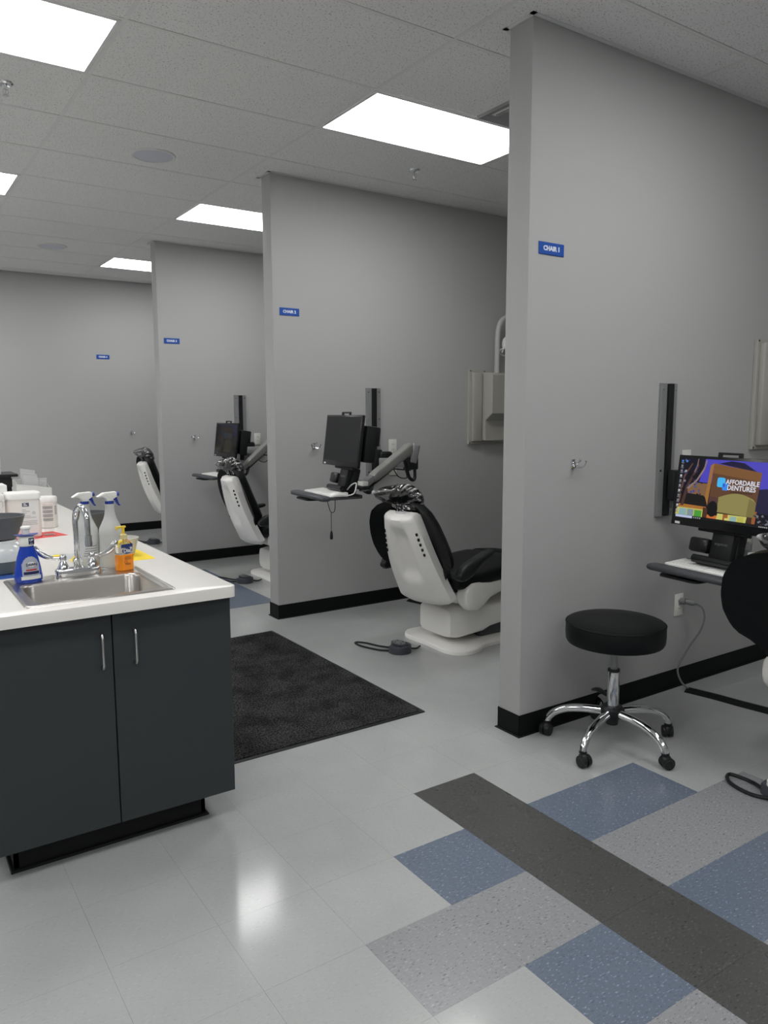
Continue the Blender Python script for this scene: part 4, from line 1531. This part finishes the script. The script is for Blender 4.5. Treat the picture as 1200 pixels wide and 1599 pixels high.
# foot pedals
PL = ['black foot pedal at the right edge on the grey floor tiles', 'dark foot pedal with disc and cable loop before the chair 2 base',
      'dark foot pedal on the floor beyond the corner of the worktop', 'farthest dark foot pedal, beside the end of the chair 3 wall']
for k, (loc, a, lab) in enumerate((((0.428, -0.968, 0), 2.6, PL[0]), ((0.275, 1.325, 0), 2.2, PL[1]), ((0.290, 3.680, 0), 2.3, PL[2]), ((0.262, 6.13, 0), 2.0, PL[3]))):
    p = empty('foot_pedal', loc, lab, 'foot pedal', 'dental chair foot pedals')
    out = []
    for i in range(22):
        t = -0.62 * PI + 1.24 * PI * i / 21
        out.append((0.072 * math.cos(t), 0.072 * math.sin(t)))
    out += [(-0.055, 0.045), (-0.055, -0.045)]
    Mr = Matrix.Rotation(a + PI, 4, 'Z')
    b = MB().prism(out, 0.0, 0.046, 0.006, 2, Mr)
    b.build('body', PEDALM, p)
    dm = WHTP if k == 0 else GRYP
    Md = Mr @ Matrix.Translation((-0.006, 0, 0.046)) @ Matrix.Rotation(0.16, 4, 'Y')
    b = MB().lathe([(0.0, -0.006), (0.046, -0.006), (0.048, 0.010), (0.040, 0.013), (0.0, 0.013)], 32, Md, 0)
    b.build('disc_rim', WHTP if k == 0 else PEDALM, p)
    b = MB().lathe([(0.0, 0.0131), (0.039, 0.0131), (0.038, 0.0155), (0.0, 0.016)], 32, Md)
    dk = b.build('disc', dm, p)
    b = MB()
    for q in range(4):
        ang = PI / 4 + q * PI / 2
        b.cyl((0.026 * math.cos(ang), 0.026 * math.sin(ang), 0.0155), (0.026 * math.cos(ang), 0.026 * math.sin(ang), 0.0175), 0.0045, 0.0045, 10)
    b.build('buttons', BLKP, dk, M=Md)
    b = MB()
    for q in range(3):
        ang = (q - 1) * 1.1
        b.sphere((0.052 * math.cos(ang), 0.052 * math.sin(ang), 0.045), (0.009, 0.014, 0.006), 1, Mr)
    b.build('toggles', BLKP, p)
    b = MB()
    if k == 0:
        b.tube([(-0.02, 0.06, 0.018), (0.02, 0.13, 0.007), (0.01, 0.215, 0.007), (-0.055, 0.175, 0.007), (-0.075, 0.07, 0.007), (-0.03, -0.03, 0.014)], 0.0075, 8, smooth_n=6)
    else:
        b.tube([(-0.03, 0.05, 0.018), (-0.055, 0.16, 0.007), (-0.09, 0.26, 0.007), (-0.135, 0.30, 0.007), (-0.145, 0.22, 0.007), (-0.10, 0.09, 0.007), (-0.055, 0.01, 0.014)], 0.006, 8, smooth_n=6)
        b.tube([(0.06, -0.02, 0.018), (0.11, -0.02, 0.007), (0.145, 0.0, 0.007), (0.160, 0.004, 0.008)], 0.005, 8, smooth_n=4)
    b.build('cable', BLKP, p)


# ------------------------------------------------------------------ wall-mounted workstations
def screen_picture(o_parent, Mm, dim):
    """wallpaper of the lit screen: flat pieces of picture inside the panel, in metres, x right, z up"""
    names = {}
    mats = []

    def pm(c):
        if c not in names:
            names[c] = len(mats)
            m = bpy.data.materials.new('screen_pixels')
            m.use_nodes = True
            bs = m.node_tree.nodes['Principled BSDF']
            bs.inputs['Base Color'].default_value = (0.01, 0.01, 0.01, 1)
            bs.inputs['Roughness'].default_value = 0.35
            bs.inputs['Specular IOR Level'].default_value = 0.2
            bs.inputs['Emission Color'].default_value = rgb(*c)
            bs.inputs['Emission Strength'].default_value = dim
            mats.append(m)
        return names[c]
    b = MB()
    Wd, Hd = 0.478, 0.268
    lay = [0]

    def poly(pts, c):
        """pts in unit coordinates, u right 0..1, v down 0..1"""
        lay[0] += 1
        y = -0.0004 - 0.00003 * lay[0]
        mi = pm(c)
        tb = bmesh.new()
        tb.faces.new([tb.verts.new(((u - 0.5) * Wd, y, (0.5 - v) * Hd)) for u, v in pts])
        bmesh.ops.triangulate(tb, faces=tb.faces)
        b._merge(tb, None, mi)
    R = random.Random(4)
    poly([(0, 0), (1, 0), (1, 1), (0, 1)], (16, 14, 24))
    poly([(0.26, 0), (1, 0), (1, 0.45), (0.2, 0.38)], (72, 66, 178))
    poly([(0.0, 0.0), (0.27, 0.0), (0.27, 0.12), (0.22, 0.42), (0.0, 0.6)], (18, 16, 30))
    poly([(0.42, 0.06), (0.55, 0.01), (0.68, 0.03), (0.82, 0.16)], (26, 22, 54))
    poly([(0.84, 0.42), (0.93, 0.40), (1, 0.44), (1, 0.80), (0.82, 0.78)], (28, 26, 56))
    poly([(0.2, 0.40), (0.34, 0.40), (0.33, 0.62), (0.10, 0.60), (0.12, 0.46)], (122, 90, 62))
    poly([(0.335, 0.10), (0.37, 0.06), (0.35, 0.76), (0.315, 0.62)], (150, 104, 52))
    poly([(0.37, 0.06), (0.86, 0.16), (0.84, 0.80), (0.36, 0.78)], (92, 62, 42))
    poly([(0.37, 0.06), (0.86, 0.16), (0.857, 0.30), (0.37, 0.22)], (118, 80, 46))
    poly([(0.36, 0.6), (0.84, 0.64), (0.84, 0.80), (0.36, 0.78)], (78, 52, 50))
    # dark hedge left and the lit shop window under it
    poly([(0.08, 0.58), (0.30, 0.60), (0.34, 0.72), (0.33, 0.80), (0.06, 0.76)], (22, 18, 18))
    poly([(0.03, 0.77), (0.34, 0.78), (0.34, 0.84), (0.03, 0.84)], (160, 104, 46))
    poly([(0.02, 0.83), (0.31, 0.83), (0.31, 0.99), (0.0, 0.99)], (186, 180, 96))
    poly([(0.05, 0.845), (0.13, 0.845), (0.13, 0.97), (0.04, 0.97)], (130, 164, 168))
    poly([(0.14, 0.845), (0.21, 0.845), (0.21, 0.97), (0.14, 0.97)], (120, 140, 150))
    poly([(0.22, 0.85), (0.30, 0.85), (0.30, 0.96), (0.22, 0.96)], (70, 148, 52))
    poly([(0.31, 0.79), (0.36, 0.80), (0.36, 1.0), (0.31, 1.0)], (70, 44, 30))
    poly([(0.36, 0.90), (0.48, 0.90), (0.48, 1.0), (0.36, 1.0)], (190, 106, 50))
    # entrance: lit glazing and rounded canopy
    poly([(0.47, 0.86), (0.77, 0.86), (0.76, 1.0), (0.46, 1.0)], (190, 186, 100))
    poly([(0.53, 0.86), (0.58, 0.86), (0.58, 1.0), (0.53, 1.0)], (150, 92, 42))
    poly([(0.61, 0.88), (0.67, 0.88), (0.67, 0.97), (0.60, 0.97)], (136, 170, 164))
    poly([(0.68, 0.88), (0.74, 0.88), (0.74, 0.98), (0.68, 0.98)], (176, 172, 80))
    poly([(0.55, 0.92), (0.59, 0.92), (0.59, 0.99), (0.55, 0.99)], (200, 196, 110))
    poly([(0.77, 0.84), (0.84, 0.84), (0.84, 1.0), (0.77, 1.0)], (62, 40, 30))
    poly([(0.82, 0.76), (0.86, 0.76), (0.85, 1.0), (0.82, 1.0)], (140, 84, 44))
    can = [(0.46, 0.60)] + [(0.46 + 0.38 * t / 12, 0.60 - 0.085 * math.sin(PI * t / 12)) for t in range(1, 12)] + [(0.84, 0.63), (0.84, 0.86), (0.46, 0.84)]
    poly(can, (136, 128, 76))
    poly([(0.77, 0.575), (0.84, 0.63), (0.84, 0.86), (0.76, 0.855)], (116, 106, 62))
    # clipped bush in front
    poly([(0.41 + 0.055 * math.cos(t * PI / 9), 0.80 + 0.13 * math.sin(t * PI / 9)) for t in range(18)], (12, 11, 13))
    # tree trunk and twigs
    poly([(0.05, 0.80), (0.09, 0.46), (0.16, 0.22), (0.20, 0.10), (0.215, 0.10), (0.18, 0.24), (0.12, 0.48), (0.085, 0.80)], (70, 46, 42))
    poly([(0.10, 0.50), (0.20, 0.34), (0.26, 0.16), (0.28, 0.02), (0.295, 0.02), (0.275, 0.18), (0.215, 0.36), (0.12, 0.52)], (134, 112, 112))
    poly([(0.16, 0.22), (0.19, 0.08), (0.19, 0.0), (0.2, 0.0), (0.2, 0.1), (0.175, 0.24)], (112, 92, 96))
    poly([(0.02, 0.74), (0.05, 0.3), (0.13, 0.08), (0.14, 0.085), (0.065, 0.32), (0.04, 0.74)], (96, 66, 56))
    for q in range(46):
        u, v = R.uniform(0.02, 0.27), R.uniform(0.02, 0.62)
        s = R.uniform(0.006, 0.018)
        c = R.choice([(58, 64, 150), (14, 12, 18), (14, 12, 18), (44, 40, 70), (24, 20, 26), (78, 84, 120)])
        poly([(u + s * R.uniform(0.5, 1.2) * math.cos(t * PI / 3), v + 1.7 * s * R.uniform(0.5, 1.2) * math.sin(t * PI / 3)) for t in range(6)], c)
    for q in range(46):
        u, v = R.uniform(0.84, 1.0), R.uniform(0.78, 0.98)
        s = R.uniform(0.006, 0.014)
        c = R.choice([(16, 16, 22), (16, 16, 22), (60, 62, 74), (110, 112, 118)])
        poly([(u - s, v), (u, v + 1.6 * s), (min(1, u + s), v), (u, v - 1.6 * s)], c)
    # desktop icons along the left edge, search field, tray icons, clock
    for q in range(11):
        v = 0.035 + 0.083 * q
        cols = [(70, 120, 190), (150, 152, 160), (120, 122, 130), (180, 182, 190)]
        poly([(0.012, v), (0.034, v), (0.034, v + 0.036), (0.012, v + 0.036)], cols[0] if q == 0 else R.choice(cols[1:]))
        poly([(0.008, v + 0.044), (0.040, v + 0.044), (0.040, v + 0.054), (0.008, v + 0.054)], (120, 122, 126))
        if q in (0, 2, 4):
            poly([(0.062, v), (0.084, v), (0.084, v + 0.036), (0.062, v + 0.036)], cols[q // 2])
    poly([(0, 0.955), (1, 0.955), (1, 1), (0, 1)], (14, 14, 18))
    poly([(0.02, 0.958), (0.21, 0.958), (0.21, 0.998), (0.02, 0.998)], (176, 186, 216))
    for q in range(4):
        poly([(0.225 + 0.022 * q, 0.968), (0.237 + 0.022 * q, 0.968), (0.237 + 0.022 * q, 0.99), (0.225 + 0.022 * q, 0.99)], (150, 150, 154))
    poly([(0.955, 0.05), (1, 0.05), (1, 0.12), (0.955, 0.12)], (176, 196, 226))
    for q in range(5):
        poly([(0.90 + 0.018 * q, 0.972), (0.911 + 0.018 * q, 0.972), (0.911 + 0.018 * q, 0.988), (0.90 + 0.018 * q, 0.988)], (170, 170, 172))

    def rsq(cu, cv, su, sv, c):
        pts = [(cu + su * sup(2 * PI * t / 24, 0.4)[0], cv + sv * sup(2 * PI * t / 24, 0.4)[1]) for t in range(24)]
        poly(pts, c)
    rsq(0.475, 0.36, 0.042, 0.078, (66, 176, 234))
    rsq(0.522, 0.425, 0.031, 0.058, (56, 132, 226))
    rsq(0.505, 0.40, 0.012, 0.026, (40, 96, 190))
    yl = -0.0004 - 0.00003 * (lay[0] + 2)
    WL = pm((214, 216, 226))
    TM = Matrix.Rotation(PI / 2, 4, 'X')
    b.text('AFFORDABLE', 0.0285, Matrix.Translation(((0.69 - 0.5) * Wd, yl, (0.5 - 0.345) * Hd)) @ TM, 0.0, 0.0006, 0.93, mi=WL)
    b.text('DENTURES', 0.0285, Matrix.Translation(((0.685 - 0.5) * Wd, yl, (0.5 - 0.435) * Hd)) @ TM, 0.0, 0.0006, 0.98, mi=WL)
    G = pm((40, 34, 34))
    for q in range(9):
        x = (0.58 + 0.025 * q - 0.5) * Wd
        b.quad([(x, yl, (0.5 - 0.505) * Hd), (x + 0.009, yl, (0.5 - 0.505) * Hd), (x + 0.009, yl, (0.5 - 0.49) * Hd), (x, yl, (0.5 - 0.49) * Hd)], G)
    return b.build('screen', mats, o_parent, M=Mm, smooth=0)


def workstation(k, tx, tz0, tz1, bz, Mc, phi, E, screen, label, lever=False, td=(0, 0, 0)):
    y = WY[k]
    O = Vector((tx + 0.06, y, (tz0 + tz1) / 2))
    root = empty('wall_workstation', O, label, 'workstation', 'wall mounted monitor and keyboard arms')
    # ---- track
    b = MB()
    b.box((tx, y - 0.016, tz0), (tx + 0.045, y - 0.0004, tz1), 0.001, 1)
    b.box((tx + 0.085, y - 0.016, tz0), (tx + 0.125, y - 0.0004, tz1), 0.001, 1)
    tr = b.build('wall_track', ALUP, root, O)
    MB().box((tx + 0.047, y - 0.030, tz0 + 0.002), (tx + 0.083, y - 0.0004, tz1 - 0.002), 0.002, 1).build('track_channel', BLKP, root, O)
    b = MB()
    for q in range(4):
        z = tz0 + 0.03 + (tz1 - tz0 - 0.06) * q / 3
        for x in (tx + 0.016, tx + 0.112):
            b.cyl((x, y - 0.016, z), (x, y - 0.0175, z), 0.0055, 0.0055, 10)
    b.build('screws', CHROME, tr, O)
    # ---- slider on the track
    xm = tx + 0.065
    b = MB()
    b.box((xm - 0.03, y - 0.085, bz - 0.09), (xm + 0.03, y - 0.043, bz + 0.06), 0.01, 2)
    b.box((xm + 0.0, y - 0.11, bz - 0.02), (xm + 0.11, y - 0.045, bz + 0.045), 0.02, 3)
    b.build('slider_bracket', BLKP, root, O)
    E = Vector(E)
    E2 = Vector((E.x, E.y, bz - 0.035))
    B0 = Vector((xm, y - 0.085, bz - 0.035))
    b = MB()
    d = (E2 - B0)
    b.obox((B0 + E2) / 2, (d.length / 2, 0.022, 0.034), d, bevel=0.008)
    b.build('extension_arm', ALUP, root, O)
    b = MB()
    b.box((E.x - 0.045, E.y - 0.04, bz - 0.085), (E.x + 0.045, E.y + 0.04, bz + 0.012), 0.012, 2)
    b.build('elbow', BLKP, root, O)
    b = MB()
    b.obox((E2 + E) / 2 + Vector((0.012, 0, 0.01)), ((E - E2).length / 2 + 0.02, 0.038, 0.045), (0.25, 0, 1), (0, 1, 0), bevel=0.02, seg=3)
    b.build('knuckle', ALUP, root, O)
    # ---- head frame: local x right of the screen, y behind it, z up
    c, s = math.cos(phi), math.sin(phi)
    Xl = Vector((-s, -c, 0))
    Yl = Vector((c, -s, 0))
    L = Matrix(((Xl.x, Yl.x, 0, Mc[0]), (Xl.y, Yl.y, 0, Mc[1]), (0, 0, 1, Mc[2]), (0, 0, 0, 1)))
    tilt = Matrix.Rotation(math.radians(-7), 4, 'X')
    LT = L @ tilt
    J = L @ Vector((0.03, 0.13, -0.285))
    # spring arm
    A = J + (E - J) * 0.16
    dirv = (E - A)
    b = MB()
    rings = []
    xax = dirv.normalized()
    side = Vector((0, 0, 1)).cross(xax).normalized()
    up = xax.cross(side)
    for t, hw, hh in ((0.0, 0.020, 0.020), (0.02, 0.026, 0.028), (0.10, 0.028, 0.032), (0.5, 0.030, 0.036), (0.92, 0.032, 0.040), (0.985, 0.028, 0.034), (1.0, 0.018, 0.022)):
        rings.append([A + dirv * t + side * (hw * sup(2 * PI * i / 24, 0.4)[0]) + up * (hh * sup(2 * PI * i / 24, 0.4)[1]) for i in range(24)])
    b.loft(rings)
    b.build('spring_arm', ALU, root, O)
    b = MB()
    off = -up * 0.042
    b.tube([A + off * 0.9 - dirv * 0.06, A + off + dirv * 0.1, A + off + dirv * 0.5, A + off + dirv * 0.78, E2 + Vector((-0.03, -0.02, -0.10)), E2 + Vector((0.02, -0.02, -0.12)), E2 + Vector((0.03, -0.01, -0.03))], [0.010, 0.012, 0.012, 0.012, 0.013, 0.013, 0.011], 10, smooth_n=5)
    b.tube([J + Vector((0, 0, -0.03)), J + Vector((0.05, 0.0, -0.045)), A + off * 1.1], [0.008, 0.014, 0.014], 10, smooth_n=4)
    b.build('cable_cover', BLKP, root, O)
    b = MB()
    b.tube([B0 + Vector((0.1, -0.03, -0.04)), B0 + Vector((0.14, -0.05, -0.11)), B0 + Vector((0.2, -0.07, -0.12)), E2 + Vector((-0.05, 0.0, -0.05))], 0.004, 6, smooth_n=5)
    b.tube([B0 + Vector((0.06, -0.03, -0.045)), E2 + Vector((0, 0, -0.055))], 0.005, 6)
    b.build('cables', BLKP, root, O)
    # joint between spring arm and head
    b = MB()
    b.cyl(J + Vector((0, 0, -0.035)), J + Vector((0, 0, 0.035)), 0.024, 0.024, 20)
    b.obox((J + A) / 2, ((A - J).length / 2, 0.02, 0.024), A - J, bevel=0.006)
    b.build('head_joint', ALUP, root, O)
    b = MB()
    b.obox(L @ Vector((0.122, 0.085, -0.262)), (0.036, 0.020, 0.014), Xl, bevel=0.004)
    b.build('white_tape', WHT, root, O)
    b = MB()
    b.box((0.03, 0.055, -0.300), (0.165, 0.115, -0.277), 0.008, 2)
    b.build('joint_bracket', BLKP, root, O, L)
    # monitor
    b = MB()
    b.box((-0.255, 0.0, -0.160), (0.255, 0.020, 0.157), 0.003, 2)
    b.box((-0.19, 0.018, -0.12), (0.19, 0.040, 0.11), 0.012, 2)
    mon = b.build('monitor', BLKM, root, O, LT)
    L2 = Matrix.Translation(-O) @ LT
    if screen == 'off':
        MB().box((-0.241, -0.0006, -0.128), (0.241, 0.001, 0.146)).build('screen', mat('dark_screen', (44, 45, 47), 0.5, spec=0.2), mon, (0, 0, 0), L2, smooth=0)
    else:
        screen_picture(mon, L2 @ Matrix.Translation((0, -0.0002, 0.010)), screen)
    b = MB()
    b.box((-0.232, -0.0008, -0.155), (-0.205, 0.001, -0.144))
    b.build('badge', WHT, mon, (0, 0, 0), L2, smooth=0)
    b = MB()
    b.box((-0.062, 0.012, 0.168), (0.062, 0.022, 0.178), 0.003, 1)
    b.box((-0.062, 0.012, 0.150), (-0.040, 0.022, 0.172), 0.003, 1)
    b.box((0.040, 0.012, 0.150), (0.062, 0.022, 0.172), 0.003, 1)
    b.build('handle', BLKP, mon, (0, 0, 0), L2)
    # small computer strapped behind
    b = MB()
    b.box((-0.02, 0.048, -0.12), (0.235, 0.125, 0.10), 0.012, 2)
    b.box((0.02, 0.125, -0.02), (0.20, 0.165, 0.10), 0.012, 2)
    b.build('mini_computer', BLKP, root, O, LT)
    # neck
    NM = L @ Matrix.Translation((0, 0.03, -0.14)) @ Matrix.Rotation(math.radians(-14), 4, 'X')
    b = MB()
    b.box((-0.055, -0.004, -0.178), (0.055, 0.035, 0.03), 0.008, 2)
    b.box((-0.06, 0.030, -0.20), (0.06, 0.085, -0.02), 0.012, 2)
    b.box((-0.13, -0.012, -0.04), (0.13, 0.01, -0.012), 0.004, 1)
    b.build('neck', BLKP, root, O, NM)
    b = MB()
    b.text('ergotron', 0.018, NM @ Matrix.Translation((0.0, -0.0046, -0.085)) @ Matrix.Rotation(PI / 2, 4, 'X'), 0.0004, 0.0)
    b.build('lettering', GRYP, root, O, smooth=0)
    b = MB()
    b.box((-0.155, -0.02, -0.135), (-0.055, 0.04, -0.070), 0.012, 2)
    b.cyl((-0.10, -0.035, -0.165), (0.10, -0.035, -0.165), 0.018, 0.018, 20)
    b.box((-0.09, -0.03, -0.188), (0.09, 0.06, -0.165), 0.004, 1)
    b.build('tilt_hinge', BLKM, root, O, NM)
    # keyboard tray
    L = L @ Matrix.Translation(td)
    tz = -0.333
    b = MB()
    b.box((-0.275, -0.185, tz - 0.010), (0.225, 0.03, tz - 0.001), 0.003, 1)
    b.box((-0.275, 0.022, tz - 0.010), (0.225, 0.03, tz + 0.012), 0.002, 1)
    tray = b.build('keyboard_tray', BLKP, root, O, L)
    b = MB()
    rings = []
    for x, sc_ in ((-0.283, 0.3), (-0.277, 0.8), (-0.26, 1.0), (0.212, 1.0), (0.228, 0.8), (0.234, 0.3)):
        rings.append([(x, -0.207 + 0.034 * sc_ * sup(2 * PI * i / 18, 0.7)[0], tz - 0.002 + 0.016 * sc_ * sup(2 * PI * i / 18, 0.7)[1]) for i in range(18)])
    b.loft(rings)
    b.build('wrist_rest', DGREY, tray, O, L)
    b = MB()
    b.prism(rounded(0.21, 0.15, 0.03), tz - 0.036, tz - 0.026, 0.003, 1, Matrix.Translation((-0.12, -0.15, 0)))
    b.box((-0.17, -0.14, tz - 0.027), (-0.07, -0.08, tz - 0.009))
    b.build('mouse_shelf', BLKP, tray, O, L)
    if lever:
        b = MB()
        c0 = Vector((0.12, -0.10, tz - 0.010))
        b.tube([c0 + Vector((-0.07, -0.03, 0)), c0 + Vector((-0.03, -0.03, -0.06)), c0 + Vector((0, -0.03, -0.085)), c0 + Vector((0.05, -0.03, -0.07)), c0 + Vector((0.06, -0.03, 0))], 0.0022, 6, smooth_n=5)
        b.cyl(c0 + Vector((0, -0.03, -0.083)), c0 + Vector((0, -0.03, -0.20)), 0.0018, 0.0018, 6)
        b.lathe([(0.0, -0.25), (0.009, -0.25), (0.010, -0.235), (0.008, -0.21), (0.003, -0.198), (0, -0.198)], 12, Matrix.Translation(c0 + Vector((0, -0.03, 0))))
        b.build('pull_cord', BLKP, tray, O, L)
    return L, tz


def keyboard(L, tz, k, mouse):
    where = {1: 'white keyboard on the tray under the lit monitor', 2: 'white keyboard on the tray under the dark monitor', 3: 'white keyboard on the tray before the chair 3 wall'}[k]
    M0 = L @ Matrix.Translation((-0.06, -0.085, tz - 0.0008))
    O = M0.translation
    p = empty('keyboard', O, where, 'keyboard', 'white keyboards on the arm trays')
    b = MB()
    b.prism(rounded(0.385, 0.135, 0.01), 0.0, 0.012, 0.003, 2)
    b.warp(lambda v: (v.x, v.y, v.z + max(0, v.z) * 0.8 * (v.y + 0.07) / 0.14))
    b.build('body', WHT, p, O, M0)
    b = MB()
    for r_ in range(5):
        for q in range(18):
            x = -0.183 + q * 0.0204
            y_ = -0.052 + r_ * 0.0215
            if r_ == 0 and 4 < q < 10:
                continue
            b.box((x, y_, 0.010), (x + 0.018, y_ + 0.019, 0.0155 + 0.0006 * r_ * 2))
    b.box((-0.183 + 5 * 0.0204, -0.052, 0.010), (-0.183 + 10 * 0.0204 - 0.003, -0.033, 0.0155))
    kk = b.build('keys', mat('key_white', (228, 228, 226), 0.5), p, O, M0, smooth=0)
    kk['kind'] = 'stuff'
    if mouse:
        M1 = L @ Matrix.Translation((0.180, -0.112, tz - 0.0008))
        O = M1.translation
        p = empty('computer_mouse', O, 'white mouse with looped white cable beside the keyboard on the chair 2 tray', 'mouse')
        b = MB()
        rings = []
        for y_, hw, h in ((-0.060, 0.012, 0.008), (-0.056, 0.022, 0.018), (-0.03, 0.031, 0.032), (0.0, 0.032, 0.036), (0.035, 0.030, 0.026), (0.055, 0.024, 0.014), (0.06, 0.014, 0.008)):
            rings.append([(hw * sup(2 * PI * i / 20, 0.8)[0], y_, h / 2 + h / 2 * sup(2 * PI * i / 20, 0.7)[1]) for i in range(20)])
        b.loft(rings)
        b.build('body', WHT, p, O, M1, smooth=60)
        b = MB()
        b.tube([(0, 0.055, 0.008), (0.012, 0.10, 0.02), (-0.005, 0.125, 0.065), (-0.02, 0.13, 0.08), (-0.07, 0.125, 0.065), (-0.12, 0.12, 0.03), (-0.14, 0.122, 0.006)], 0.004, 8, smooth_n=5)
        b.build('cable', WHT, p, O, M1)


L, tz = workstation(1, 0.900, 0.935, 1.595, 1.11, (0.690, -0.500, 1.105), 0.10, (1.16, -0.33, 1.03), 1.0, 'monitor arm with lit screen on the nearest wall, behind the stool', td=(0.045, 0.045, -0.004))
keyboard(L, tz, 1, False)
L, tz = workstation(2, 0.742, 0.985, 1.638, 1.125, (0.095, 1.695, 1.287), 0.10, (0.965, 2.165, 1.205), 'off', 'monitor arm with dark screen and folded grey arm on the chair 2 wall', True)
keyboard(L, tz, 2, True)
L, tz = workstation(3, 0.737, 0.985, 1.638, 1.125, (0.43, 4.36, 1.212), 0.0, (1.06, 4.60, 1.215), 0.055, 'monitor arm with dim screen on the chair 3 wall, behind a bagged headrest')
keyboard(L, tz, 3, False)
